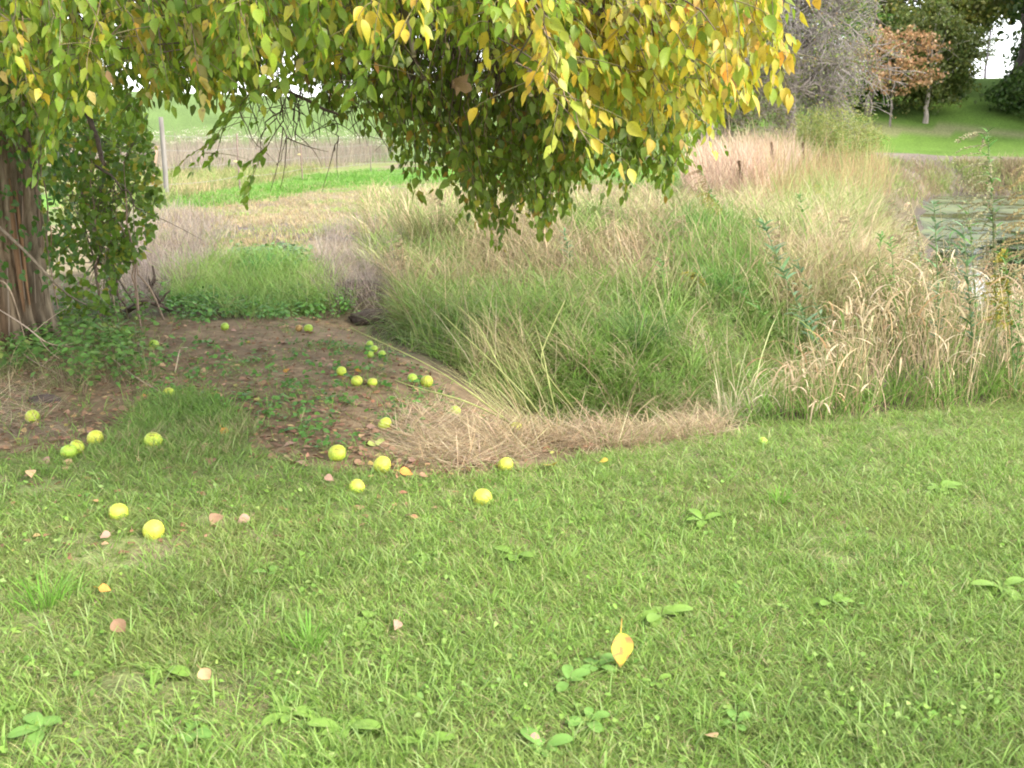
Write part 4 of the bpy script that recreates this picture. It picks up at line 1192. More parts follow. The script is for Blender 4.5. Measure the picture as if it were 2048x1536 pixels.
cane('root_branch', 'dark crooked root rising from the soil mound behind the trunk', [gpz(245, 628), at(290, 600, 9.0), gpz(345, 628, .03)], .030, (.09, .065, .05), 'root', twigs=3)

# clods on the eroded slope
def clod(px, py, s, label):
    p = gp(px, py)
    acc = Acc()
    import bmesh
    bm = bmesh.new(); bmesh.ops.create_icosphere(bm, subdivisions=4, radius=1)
    v = ap([list(x.co) for x in bm.verts]); T = ap([[x.index for x in f.verts] for f in bm.faces]); bm.free()
    dd = 1 + .5 * (fbm(v[:, 0] * 2.2 + px, v[:, 1] * 2.2 + v[:, 2], 6) - .5) + .25 * (fbm(v[:, 0] * 7 + px, v[:, 2] * 7 + v[:, 1], 8) - .5)
    v = v * dd[:, None] * ap([s * 1.4, s, s * .62]) + p + ap([0, 0, s * .1])
    acc.add(v, T, ap([.075, .058, .048]) * (.7 + .6 * fbm(v[:, 0] * 20, v[:, 2] * 20, 4)[:, None]))
    o = acc.build('soil_clod', M_ground); tag(o, label, 'soil clod')
clod(712, 588, .20, 'dark crumbling clod of earth at the top of the eroded slope')
clod(745, 640, .15, 'rounded earth clod at the foot of the eroded slope')
clod(90, 805, .07, 'low grey brown lump of earth by the left frame edge')

# ------------------------------------------------------------------ osage oranges
def fruit_mesh(seed, col):
    import bmesh
    r = np.random.default_rng(seed)
    bm = bmesh.new(); bmesh.ops.create_icosphere(bm, subdivisions=4, radius=1)
    v = ap([list(x.co) for x in bm.verts]); T = ap([[x.index for x in f.verts] for f in bm.faces]); bm.free()
    k = 120
    i = np.arange(k) + .5; ph = np.arccos(1 - 2 * i / k); th = math.pi * (1 + 5 ** .5) * i
    c = np.stack([np.cos(th) * np.sin(ph), np.sin(th) * np.sin(ph), np.cos(ph)], 1) + r.normal(0, .045, (k, 3)); c = norm(c)
    dt = v @ c.T; o = np.sort(dt, 1)
    d1 = np.arccos(np.clip(o[:, -1], -1, 1)); d2 = np.arccos(np.clip(o[:, -2], -1, 1))
    gap = np.clip((d2 - d1) / .15, 0, 1)
    lump = .05 * (fbm(v[:, 0] * 1.4 + seed, v[:, 1] * 1.4 + v[:, 2], 5) - .5)
    h = 1 + .095 * np.sqrt(gap) - .05 + lump
    vv = v * h[:, None] * ap([1, 1, .94])
    acc = Acc()
    cc = ap(col) * (.62 + .44 * np.sqrt(gap))[:, None]
    bl = sstep(.60, .72, fbm(v[:, 0] * 1.6 + seed * 3, v[:, 1] * 1.6 + v[:, 2] * 1.3, 9))[:, None]
    cc = cc * (1 - .45 * bl) + ap([.40, .28, .07]) * .45 * bl
    br = sstep(.66, .74, fbm(v[:, 0] * 3.1 + seed * 7, v[:, 1] * 3.1 + v[:, 2] * 2.3, 19))[:, None]
    cc = cc * (1 - .7 * br) + ap([.16, .09, .035]) * .7 * br
    acc.add(vv, T, cc)
    me = acc.mesh('osage_orange'); me.materials.append(M_fruit)
    return me
FG = [(.30, .44, .05), (.40, .49, .05), (.49, .51, .06)]
FM = [fruit_mesh(1, FG[0]), fruit_mesh(2, FG[1]), fruit_mesh(3, FG[2]), fruit_mesh(4, (.38, .24, .08)), fruit_mesh(5, FG[1])]
fruits = [
    (308, 1066, 44, 2, .30, 'bright yellow green fruit nearest the camera, half sunk in the lawn'),
    (238, 1029, 38, 1, .32, 'yellow fruit in the lawn just behind the nearest fruit'),
    (308, 890, 38, 1, .10, 'green fruit with dark cracks on the left turf, alone between soil and lawn'),
    (192, 884, 35, 2, .08, 'yellow fruit right beside the touching pair on the left'),
    (155, 902, 32, 4, .06, 'rear yellow fruit of the touching pair on the left'),
    (139, 910, 33, 0, .15, 'front green fruit of the touching pair on the left'),
    (66, 840, 29, 1, .04, 'fruit farthest left, on bare soil by the straw'),
    (338, 789, 24, 1, .35, 'half hidden fruit in the grass tuft behind a leaning stick'),
    (250, 663, 16, 0, .10, 'small far fruit under the shrub at the edge of the undergrowth'),
    (309, 695, 21, 0, .02, 'green fruit on bare soil between shrub and undergrowth'),
    (450, 657, 17, 0, .12, 'small far fruit half hidden by weeds in the middle of the far rim'),
    (598, 660, 15, 3, .02, 'brown rotting fruit at the far rim of the soil'),
    (617, 661, 18, 0, .02, 'green fruit touching the brown rotting one'),
    (683, 748, 22, 4, .04, 'yellow brown fruit by an orange dead leaf, behind a pair of fruits'),
    (714, 768, 24, 1, .03, 'left fruit of the pair on the soil in the middle'),
    (745, 770, 21, 1, .03, 'right fruit of the pair on the soil in the middle'),
    (825, 761, 20, 0, .06, 'smaller rear fruit of the two under the leaning grass stalks'),
    (854, 769, 26, 1, .04, 'larger fruit of the two under the leaning grass stalks'),
    (740, 692, 15, 0, .05, 'topmost fruit of the shaded cluster of four by the tall grass'),
    (748, 702, 16, 0, .05, 'second fruit of the shaded cluster of four by the tall grass'),
    (741, 713, 15, 0, .05, 'lower left fruit of the shaded cluster of four by the tall grass'),
    (764, 713, 17, 0, .05, 'lower right fruit of the shaded cluster of four by the tall grass'),
    (910, 828, 23, 0, .04, 'green fruit on dark soil beside the hollow'),
    (770, 854, 28, 4, .05, 'fruit with a brown patch at the left end of the straw'),
    (1033, 863, 28, 2, .12, 'yellow fruit half hidden behind pale straw at the edge of the hollow'),
    (675, 914, 35, 1, .06, 'bright green fruit on the leaf litter where the lawn begins'),
    (765, 938, 38, 2, .10, 'large pale yellow fruit at the front edge of the straw'),
    (714, 977, 33, 1, .38, 'fruit mostly sunk in the lawn in front of the large pale yellow one'),
    (1011, 935, 31, 2, .20, 'yellow fruit with brown spots on the lawn edge in front of the straw'),
    (965, 1001, 38, 2, .28, 'yellow fruit farthest out on the open lawn, right of the others'),
    (1525, 886, 22, 0, .35, 'lone green fruit hidden in grass before the dry tall clump'),
]
for (px, py, d, k, sink, lab) in fruits:
    # distance of the ground contact point
    P = gp(px, py + d * .42)
    dep = float((P - CAM) @ FWD)
    rr = d * dep / FPX / 2 * .97
    P = gp(px, py + d * .15)
    o = bpy.data.objects.new('osage_orange', FM[k]); C.objects.link(o)
    o.location = (P[0], P[1], P[2] + rr * (.88 - sink * 1.0))
    o.scale = (rr * rng.uniform(.94, 1.07), rr * rng.uniform(.94, 1.07), rr * rng.uniform(.92, 1.03))
    o.rotation_euler = tuple(rng.uniform(0, 6.28, 3) * ap([.2, .2, 1]))
    tag(o, lab, 'fruit', 'fallen osage oranges under the tree')

# ------------------------------------------------------------------ fallen leaves
LT = leaf_template(0, .22, .30, .40)
def one_leaf_mesh(cols, fo=.22, cu=.30, wi=.40, spots=False, blunt=False):
    acc = Acc(); ts = [(.06, .50), (.16, .82), (.28, 1.0), (.42, 1.0), (.56, .84), (.70, .58), (.82, .34), (.92, .14)] if not blunt else [(.06, .25), (.16, .45), (.28, .68), (.42, .9), (.58, 1.0), (.74, .98), (.88, .78), (.96, .45)]
    v = [(0, 0, 0)]
    for t, ww in ts:
        y = ww * wi
        v += [(t, -y, -cu * t * t + fo * y), (t, -y * .5, -cu * t * t + fo * y * .4), (t, 0, -cu * t * t), (t, y * .5, -cu * t * t + fo * y * .45), (t, y, -cu * t * t + fo * y * 1.1)]
    v.append((1, 0, -cu)); e = len(v) - 1
    T = [(0, k + 1, k) for k in range(1, 5)]
    for k in range(len(ts) - 1):
        for j in range(4):
            a = 1 + 5 * k + j; T += [(a, a + 1, a + 6), (a, a + 6, a + 5)]
    a = 1 + 5 * (len(ts) - 1); T += [(a + j, a + j + 1, e) for j in range(4)]
    v = ap(v, )
    n = len(v)
    v = np.concatenate([v, [(-.42, -.012, .12), (-.42, .012, .12), (.02, .014, .004), (.02, -.014, .004)]])
    T += [(n, n + 1, n + 2), (n, n + 2, n + 3)]
    c = np.tile(ap(cols[0]), (len(v), 1))
    if spots:
        m = sstep(.46, .58, fbm(v[:, 0] * 5, v[:, 1] * 5 + 3, 12))[:, None]
        m = np.maximum(m, sstep(.8, .98, v[:, 0])[:, None])
        c = c * (1 - m) + ap(cols[1]) * m
    acc.add(v, ap(T), c)
    return acc.mesh('leaf')
p = gp(1243, 1352)
o = put_mesh('fallen_leaf', one_leaf_mesh([(.62, .48, .07), (.34, .17, .07)], .30, .12, .30, True), M_dead, p + ap([-.004, .02, .135]), ap([.06, -.10, -1]), ap([.35, -1, .1]), .12)
tag(o, 'yellow leaf with brown blotches standing upright in the near lawn', 'fallen leaf')
LM = {k: one_leaf_mesh([c]) for k, c in {'yellow': (.52, .38, .07), 'tan': (.45, .30, .17), 'brown': (.26, .16, .10), 'pink': (.32, .20, .15), 'green': (.36, .42, .12), 'orange': (.52, .24, .06)}.items()}
special = [
    (232, 1283, .075, 'brown', 'purplish brown leaf in the lawn at the lower left', .9),
    (277, 927, .055, 'tan', 'pale tan leaf lying in front of the cracked green fruit', .3),
    (445, 875, .07, 'orange', 'pale orange leaf standing on the soil above the left turf', .8),
    (62, 955, .07, 'tan', 'cream coloured leaf lying below the touching pair of fruits', .3),
    (200, 1195, .05, 'orange', 'small orange leaf in the lawn below the two lawn fruits', .4),
    (222, 1083, .05, 'pink', 'reddish leaf between the two lawn fruits and the left frame edge', .4),
    (1100, 945, .11, 'yellow', 'long yellow and brown leaf on the lawn edge beside the straw', .2),
    (1215, 935, .06, 'yellow', 'small yellow leaf on the lawn right of the straw strip', .2),
    (440, 1045, .09, 'brown', 'crumpled brown leaf on a thin patch of the left lawn', .3),
    (500, 1050, .07, 'pink', 'pinkish dead leaf right of the crumpled brown one', .3),
    (752, 888, .09, 'green', 'green leaf flat on the soil in front of the brown patched fruit', .1),
    (735, 893, .07, 'green', 'smaller pale green leaf tucked beside the flat green one', .1),
    (270, 745, .08, 'yellow', 'golden yellow leaf on the soil below the undergrowth', .2),
    (295, 795, .07, 'orange', 'orange leaf by the stick above the turf tuft', .2),
    (711, 743, .06, 'orange', 'orange dead leaf behind the yellow brown fruit', .5),
    (800, 957, .08, 'orange', 'curled orange leaf touching the large pale yellow fruit', .3),
    (335, 692, .06, 'green', 'yellow green leaf beside the fruit between shrub and undergrowth', .2),
    (575, 742, .07, 'orange', 'rust coloured leaf on the open bare soil', .2),
    (405, 1385, .06, 'tan', 'tan leaf standing in the lawn right of the bare scrape', .8),
    (798, 1262, .05, 'pink', 'small pink leaf lying in the middle of the lawn', .2),
    (1060, 1497, .04, 'pink', 'pink petal like leaf at the bottom edge of the lawn', .3),
    (1430, 1500, .06, 'tan', 'tan curled leaf low in the lawn below the middle weeds', .3),
    (650, 968, .06, 'pink', 'pinkish leaf left of the fruit sunk in the lawn', .3),
    (840, 965, .06, 'brown', 'brown leaf at the lawn edge right of the large pale yellow fruit', .2),
]
for (px, py, s, k, lab, up) in special:
    p = gp(px, py); a = rng.uniform(-.6, .6) if up > .5 else rng.uniform(0, 6.28)
    soil = py < 930
    D = (math.cos(a), math.sin(a), -.1) if up < .6 else (.5, .1, -.9)
    Nv = (rng.normal(0, .25), -.25 - up * .9, 1) if up < .6 else (.2, -1, .4)
    o = put_mesh('fallen_leaf', LM[k], M_dead, p + ap([0, 0, (.015 if soil else .038) + (.04 if up > .6 else 0)]), D, Nv, s * .85)
    tag(o, lab, 'fallen leaf')
# brown leaves nothing tells apart
cnt = 0
P = sample([(-40, 760), (200, 650), (620, 645), (800, 720), (1000, 850), (1000, 935), (700, 940), (-40, 940)], 150, (-40, 640, 1010, 945), pw=.2)
for p in P:
    a = rng.uniform(0, 6.28)
    o = put_mesh('dry_leaf', LM[['brown', 'pink', 'brown', 'tan'][int(rng.integers(0, 4))]], M_dead, p + ap([0, 0, .014]), (math.cos(a), math.sin(a), rng.uniform(-.1, .2)), (rng.normal(0, .3), rng.normal(-.2, .3), 1), float(rng.uniform(.04, .075)))
    tag(o, 'small dry brown leaf scattered on the bare soil', 'dry leaf', 'small dry leaves scattered on the bare soil')

# ------------------------------------------------------------------ broad leaved weeds in the lawn
WL = [one_leaf_mesh([c], .15, .5, w_, blunt=True) for c, w_ in [((.17, .29, .05), .27), ((.19, .31, .06), .25), ((.15, .28, .06), .32)]]
def rosette(px, py, nl, L_, k, label, flat=.35):
    b = gp(px, py)
    root = empty('broadleaf_weed', b); tag(root, label, 'weed')
    pinv = parent_inv(root)
    a0 = rng.uniform(0, 6)
    for j in range(nl + 1):
        a = a0 + j * 2.4 + rng.normal(0, .5)
        up = rng.uniform(.15, .85)
        o = put_mesh('leaf', WL[k], M_weed, b + ap([math.cos(a) * .01, math.sin(a) * .01, .022]), (math.cos(a), math.sin(a), up), (-math.cos(a) * .5, -math.sin(a) * .5 - .1, 1), float(L_ * .60 * rng.uniform(.35, 1.2)))
        mw = o.matrix_world.copy(); o.parent = root; o.matrix_parent_inverse = pinv; o.matrix_basis = mw
for r_ in [
    (1405, 1050, 7, .15, 0, 'dark leaved rosette in the upper middle of the lawn'),
    (1320, 1240, 8, .14, 1, 'wide dandelion like rosette above the upright yellow leaf'),
    (1195, 1345, 5, .10, 2, 'round leaved weed just left of the upright yellow leaf'),
    (1135, 1375, 5, .10, 2, 'plantain next to the round leaved weed, farther from the yellow leaf'),
    (1310, 1375, 4, .09, 0, 'small weed just right of the upright yellow leaf'),
    (1175, 1455, 5, .09, 2, 'plantain below the upright yellow leaf'),
    (580, 1440, 7, .14, 1, 'long leaved plantain standing alone in the lower left lawn'),
    (690, 1470, 6, .15, 1, 'long leaved plantain right of the lone one at the bottom'),
    (380, 1480, 7, .10, 2, 'low round plantain near the bottom left corner'),
    (90, 1470, 6, .11, 2, 'round leaved weed closest to the bottom left corner'),
    (330, 1350, 7, .12, 0, 'weed growing over the bare scrape in the lawn'),
    (2000, 1185, 8, .13, 1, 'dandelion like rosette at the right frame edge'),
    (1880, 985, 7, .13, 0, 'dark weed in the upper right of the lawn'),
    (540, 1155, 5, .09, 2, 'small plantain among the grass in the middle left lawn'),
    (1030, 1120, 6, .12, 0, 'dark leaved weed in the centre of the lawn'),
    (1470, 1460, 5, .08, 2, 'small weed at the bottom of the lawn right of the plantains'),
    (850, 1500, 6, .11, 0, 'leafy weed at the bottom edge of the lawn'),
    (1660, 1215, 5, .10, 0, 'weed between long blades in the right half of the lawn'),
    (1085, 1510, 6, .11, 2, 'plantain cut by the bottom frame edge near the pink leaf'),
    (860, 1120, 4, .10, 1, 'pale seedy weed standing above the central lawn'),
    (735, 1250, 6, .09, 1, 'pale plantain left of the small pink leaf'),
]: rosette(*r_)

def tuft(px, py, n, hr, wd, label, cols=[(.15, .32, .04), (.19, .36, .06)], t0=(.02, .6), t1=(.2, 1.1), mat=None, spread=.035, name='grass_tuft', seg=4):
    b = gp(px, py)[None]
    Q, a, ci = clump(b, n, spread)
    acc = Acc(); blades(acc, Q, rng.uniform(hr[0], hr[1], n), rng.uniform(wd * .7, wd * 1.2, n), rng.uniform(t0[0], t0[1], n), rng.uniform(t1[0], t1[1], n), a, pal(cols, [1] * len(cols), n), seg)
    o = acc.build(name, mat or M_grass); tag(o, label, 'grass tuft')
tuft(95, 1215, 90, (.10, .19), .0045, 'tall bright green grass tuft rising from the lawn at the left', spread=.05)
tuft(620, 1300, 40, (.08, .16), .005, 'spreading grass tuft in the lower left lawn')
tuft(1560, 1010, 40, (.07, .13), .005, 'leafy grass tuft on the upper right lawn')
tuft(520, 550, 80, (.2, .4), .010, 'fresh strap leaved grass tuft on the slope beyond the soil', spread=.12, cols=[(.09, .22, .05), (.12, .27, .07)])
tuft(860, 500, 420, (.4, .75), .006, 'brownish green rounded grass tussock on the bank below the hanging branches', spread=.18, cols=[(.12, .13, .04), (.2, .17, .08), (.09, .13, .03)])
tuft(835, 650, 260, (.3, .6), .005, 'drooping brown dead tuft at the left end of the hollow rim', spread=.10, cols=[(.30, .22, .13), (.24, .17, .11), (.38, .30, .18)], t0=(.1, .9), t1=(.8, 2.2), mat=M_dry)
tuft(1280, 700, 300, (.3, .6), .008, 'arching green tussock inside the hollow', spread=.12, cols=[(.07, .15, .03), (.12, .2, .05)], t1=(.8, 2))

# ------------------------------------------------------------------ tall clump of broad dry grass on the right
def build_clump():
    acc = Acc()
    poly = [(1540, 842), (1640, 720), (1760, 660), (2060, 650), (2400, 640), (2400, 800), (2060, 800), (1850, 826), (1700, 838)]
    P = sample(poly, 620, (1540, 640, 2400, 845), pw=.3)
    u, v, d = to_px(P)
    Q, a, ci = clump(P, 4, .07)
    n = len(Q)
    uu = u[ci]
    hk = np.interp(uu, [1540, 1620, 1720, 1850, 2050, 2400], [.30, .55, .95, 1.0, .95, .95]) * (.75 + .4 * vnoise(Q[:, 0] * 2, Q[:, 1] * 2, 70))
    cols = pal([(.42, .33, .19), (.54, .44, .27), (.30, .24, .13), (.16, .22, .06), (.10, .17, .04)], [3.2, 2.2, 2.2, 2.4, 1.6], n)
    blades(acc, Q, hk * rng.uniform(.45, .95, n), rng.uniform(.004, .008, n), rng.uniform(.0, .28, n), rng.uniform(.0, .5, n), a, cols, 4)
    # broad arching leaves coming off the stalks
    k = 2400
    i = rng.integers(0, n, k)
    B = Q[i].copy(); B[:, 2] += hk[i] * rng.uniform(.12, .78, k)
    B[:, 0] += rng.normal(0, .04, k)
    cols = pal([(.50, .39, .24), (.62, .51, .34), (.34, .26, .15), (.18, .24, .07), (.44, .28, .15)], [3, 2.2, 2, 1.7, 1], k)
    blades(acc, B, rng.uniform(.12, .36, k), rng.uniform(.009, .019, k), rng.uniform(.1, .9, k), rng.uniform(1.2, 2.6, k), rng.uniform(0, 2 * math.pi, k), cols, 6)
    # green grass at its foot
    P = sample([(1500, 850), (1620, 790), (1800, 790), (2400, 740), (2400, 800), (2060, 806), (1760, 842)], 450, (1500, 740, 2400, 850), pw=.2)
    Q, a, ci = clump(P, 6, .05); n = len(Q)
    blades(acc, Q, rng.uniform(.12, .34, n), rng.uniform(.004, .008, n), rng.uniform(.05, .6, n), rng.uniform(.4, 1.6, n), a, pal([G1, G2, G3, T1], [3, 2, 2, 1.4], n), 4)
    o = acc.build('dry_tall_grass', M_dry); tag(o, 'tall clump of broad straw coloured grass beside the lawn', 'tall grass', kind='stuff')
build_clump()

# ------------------------------------------------------------------ tall leafy stalks, goldenrod and grass stalks
def stalk(name, label, cat, base, top, bend=(0, 0, .1), r=.006, leafn=40, leafL=.11, leafc=((.10, .21, .05), (.14, .25, .08)), t0=.25, plume=None, stemc=(.16, .22, .08), wid=.36, droop=.4, group=None, comb=(-.25, 0, 0)):
    base = ap(list(base)); top = ap(list(top))
    mid = (base + top) / 2 + ap(bend)
    q = bez(base, mid, top, 16)
    root = empty(name, base); tag(root, label, cat, group)
    acc = Acc(); tube(acc, q, np.linspace(r, r * .4, 16), 6, stemc); acc.build('stem', M_weed, root)
    acc = Acc()
    if leafn:
        t = np.sort(rng.uniform(t0, 1.0, leafn)) * 15; i = np.clip(t.astype(int), 0, 14); f = (t - i)[:, None]
        P = q[i] * (1 - f) + q[i + 1] * f
        a = np.arange(leafn) * 2.4 + rng.normal(0, .3, leafn)
        D = np.stack([np.cos(a), np.sin(a), rng.uniform(-.2, .6, leafn) - droop * .5], 1) + ap(list(comb))
        blades(acc, P, leafL * rng.uniform(.6, 1.15, leafn), leafL * wid * .62, rng.uniform(.7, 1.3, leafn), rng.uniform(.2, 1.0, leafn), np.arctan2(D[:, 1], D[:, 0]), pal(leafc, [1] * len(leafc), leafn), 4)
        o = acc.build('leaves', M_weed, root); o['kind'] = 'stuff'
    if plume:
        c, L_, n, drop = plume
        acc = Acc()
        t = rng.uniform(.45, 1.0, n) * 15; i = np.clip(t.astype(int), 0, 14); f = (t - i)[:, None]
        P = q[i] * (1 - f) + q[i + 1] * f
        a = rng.uniform(0, 6.28, n); Dx = np.cos(a) * .6 - .55; Dy = np.sin(a) * .6
        Lk = L_ * (1.25 - .75 * (t / 15)) * rng.uniform(.6, 1.1, n)
        for p_, dx, dy, l in zip(P, Dx, Dy, Lk):
            e = p_ + ap([dx, dy, .35 - drop * .2]) * l; e2 = e + ap([dx * .8, dy * .8, -drop]) * l * .6
            qq = bez(p_, e, e2, 6); tube(acc, qq, np.linspace(.0022, .001, 6), 3, ap(c) * .8)
            m = 44; s = rng.uniform(.2, 1, m) * 5; ii = np.clip(s.astype(int), 0, 4); ff = (s - ii)[:, None]
            B = qq[ii] * (1 - ff) + qq[ii + 1] * ff
            leaves(acc, B, rng.normal(0, .5, (m, 3)) + ap([-.2, 0, -.4]), rng.normal(0, 1, (m, 3)), rng.uniform(.009, .018, m), pal([c], [1], m, .25), 2, 1.2)
        o = acc.build('plume', M_dry, root); o['kind'] = 'stuff'
    return root
BLU = ((.11, .20, .08), (.13, .22, .11)); GRN = ((.10, .21, .04), (.13, .26, .06))
GOLD = (.34, .30, .06); PALE = (.36, .34, .20); BRN = (.27, .20, .10)
def bt(px, py, tx, ty, dz=0.0, dd=0.0):
    b = gp(px, py); dep = float((b - CAM) @ FWD)
    return b, at(tx, ty, dep + dd)
for (nm, lab, cat, b, kw) in [
    ('leafy_stalk', 'tall bluish green leafy stalk leaning left in front of the tan bank', 'tall weed', bt(1690, 790, 1520, 425), dict(bend=(-.05, 0, -.04), leafn=70, leafL=.13, leafc=BLU)),
    ('leafy_stalk', 'green leafy stalk leaning far left with drooping leaves at the clump edge', 'tall weed', bt(1650, 770, 1470, 575), dict(bend=(.05, 0, .05), leafn=36, leafL=.14, leafc=GRN)),
    ('leafy_stalk', 'leafy stalk crossing the left edge of the dry clump', 'tall weed', bt(1700, 780, 1590, 520), dict(bend=(.02, 0, .05), leafn=36, leafL=.13, leafc=BLU)),
    ('goldenrod', 'tallest goldenrod with pale feathery plume rising over the pond', 'goldenrod', bt(1995, 780, 1975, 262), dict(bend=(.03, 0, 0), leafn=90, leafL=.10, leafc=GRN, plume=(PALE, .26, 70, .9), r=.008)),
    ('goldenrod', 'goldenrod with tan plume cut by the right frame edge', 'goldenrod', bt(2075, 790, 2065, 330), dict(leafn=70, leafL=.10, leafc=GRN, plume=((.36, .29, .14), .25, 60, .9))),
    ('goldenrod', 'goldenrod with yellowing top in front of the bright water', 'goldenrod', bt(2030, 800, 2008, 500), dict(leafn=50, leafL=.10, leafc=GRN, plume=(GOLD, .12, 40, .6))),
    ('leafy_stalk', 'upright narrow leaved stalk just left of the bright water', 'tall weed', bt(1880, 790, 1868, 400), dict(leafn=60, leafL=.11, leafc=BLU)),
    ('leafy_stalk', 'narrow leaved stalk in front of the bright water', 'tall weed', bt(1950, 790, 1925, 450), dict(leafn=60, leafL=.12, leafc=BLU)),
    ('leafy_stalk', 'green stalk with broad leaf at top before the pond', 'tall weed', bt(1960, 760, 1935, 400), dict(leafn=44, leafL=.13, leafc=GRN)),
    ('leafy_stalk', 'leafy stalk behind the middle of the dry clump', 'tall weed', bt(1800, 740, 1780, 470), dict(leafn=46, leafL=.11, leafc=GRN)),
    ('leafy_stalk', 'short leafy stalk at the right edge above the lawn', 'tall weed', bt(2030, 800, 2040, 600), dict(leafn=40, leafL=.11, leafc=GRN)),
    ('goldenrod', 'thin goldenrod between the dry clump and the pond edge', 'goldenrod', bt(1860, 730, 1830, 430), dict(leafn=40, leafL=.09, leafc=GRN, plume=((.34, .30, .12), .14, 35, .8))),
    ('goldenrod', 'yellow goldenrod leaning left in the middle of the bank', 'goldenrod', bt(1480, 480, 1415, 385), dict(leafn=30, leafL=.12, leafc=GRN, plume=((.30, .27, .07), .22, 40, 1.0))),
    ('goldenrod', 'low yellow goldenrod in front of the green band of the bank', 'goldenrod', bt(1440, 610, 1385, 545), dict(leafn=30, leafL=.09, leafc=GRN, plume=(GOLD, .16, 40, .6))),
    ('goldenrod', 'brown seeding goldenrod arching left behind the yellow one', 'goldenrod', bt(1440, 440, 1400, 335), dict(leafn=20, leafL=.12, plume=(BRN, .22, 30, 1.0))),
    ('goldenrod', 'small goldenrod at the pond edge beside the tan bank', 'goldenrod', bt(1660, 420, 1640, 370), dict(leafn=20, leafL=.14, plume=((.42, .40, .12), .3, 30, .6))),
]: stalk(nm, lab, cat, b[0], b[1], **kw)
for (px, py, hh, kind, lab) in [
    (900, 500, 110, 'd', 'thin dry seeding weed above the rounded tussock'), (1010, 520, 90, 'd', 'dry branching weed right of the rounded tussock'),
    (1150, 560, 100, 'g', 'green leafy weed on the rim of the hollow'), (1230, 520, 110, 'd', 'tan plumed weed in the middle of the bank'),
    (1330, 600, 90, 'g', 'leafy weed at the back edge of the hollow'), (1380, 520, 90, 'd', 'pale plumed weed left of the green band'),
    (1570, 560, 120, 'd', 'tan plumed weed above the right end of the hollow'), (1620, 500, 110, 'g', 'green leafy weed on the pond side bank'),
    (1700, 560, 130, 'd', 'tall tan plumed weed behind the leaning leafy stalks'), (1760, 620, 150, 'g', 'tall leafy weed behind the left part of the dry clump'),
    (1820, 660, 190, 'd', 'tan plumed weed rising over the clump beside the pond'), (1900, 700, 230, 'g', 'tall leafy weed before the left part of the pond'),
    (1850, 620, 150, 'g', 'leafy weed at the water edge behind the clump'), (1990, 720, 250, 'd', 'tan plumed weed in front of the bright water'),
    (2040, 700, 260, 'g', 'tall leafy weed beside the right frame edge'), (1945, 660, 190, 'd', 'slim plumed weed standing in the shallow edge'),
    (2015, 640, 170, 'g', 'leafy weed at the pond edge near the right frame edge'), (1780, 500, 100, 'd', 'tan plumed weed at the far end of the near bank'),
    (830, 600, 130, 'd', 'dry plumed weed at the left end of the hollow rim'), (1100, 450, 70, 'd', 'small dry weed right under the lowest hanging branch')]:
    b, t = bt(px, py, px + rng.uniform(-30, 12), py - hh)
    if kind == 'g': stalk('leafy_stalk', lab, 'tall weed', b, t, bend=(rng.uniform(-.08, .08), 0, 0), leafn=46, leafL=.12, leafc=GRN if rng.random() < .6 else BLU)
    else: stalk('plumed_weed', lab, 'tall weed', b, t, bend=(rng.uniform(-.05, .1), 0, 0), leafn=16, leafL=.10, leafc=((.30, .26, .12), (.16, .20, .07)), stemc=(.32, .26, .14), plume=((.38, .31, .19), .17, 34, .9))
# drooping pale seed head on a long grass stalk
stalk('reed_grass', 'long pale reed stalk with hanging seed head before the pond bank', 'reed', *bt(1880, 780, 1808, 372), bend=(.09, 0, .12), leafn=0, stemc=(.42, .38, .20), plume=((.56, .48, .32), .10, 26, 1.6), r=.004)
for k, (x0, y0, x1, y1) in enumerate([(1790, 780, 1700, 480), (1905, 770, 1880, 410), (1850, 790, 1750, 500), (1780, 800, 1745, 540)]):
    stalk('bare_stem', ['thin pale bare stem over the left half of the dry clump', 'straight yellow bare stem before the pond', 'slanting bare stem in the middle of the dry clump', 'short bare stem near the middle of the dry clump'][k], 'dry stem', *bt(x0, y0, x1, y1), leafn=0, stemc=(.44, .38, .20), r=.004)
# brown dock spikes
def spike(px, py, tx, ty, label, c=(.22, .15, .09)):
    b, t = bt(px, py, tx, ty)
    root = empty('dock_spike', b); tag(root, label, 'dock plant')
    acc = Acc(); tube(acc, bez(b, (b + t) / 2 + ap([.03, 0, 0]), t, 8), np.linspace(.012, .006, 8), 5, (.28, .18, .10)); acc.build('stem', M_twig, root)
    acc = Acc(); L_ = np.linalg.norm(t - b); m = 420
    s = rng.uniform(.55, 1.0, m); P = b + (t - b) * s[:, None] + rng.normal(0, 1, (m, 3)) * .015 * (1.1 - s)[:, None] * 1.6
    leaves(acc, P, rng.normal(0, 1, (m, 3)), rng.normal(0, 1, (m, 3)), .04, pal([c], [1], m, .25), 2, 1.5)
    o = acc.build('seed_head', M_dead, root); o['kind'] = 'stuff'
spike(1490, 400, 1478, 322, 'dark brown dock spike at the front of the pinkish reeds')
spike(1548, 380, 1543, 285, 'tallest dark dock spike in the middle of the pinkish reeds')
spike(1615, 370, 1605, 285, 'dark dock spike near the willow bush', (.17, .12, .07))
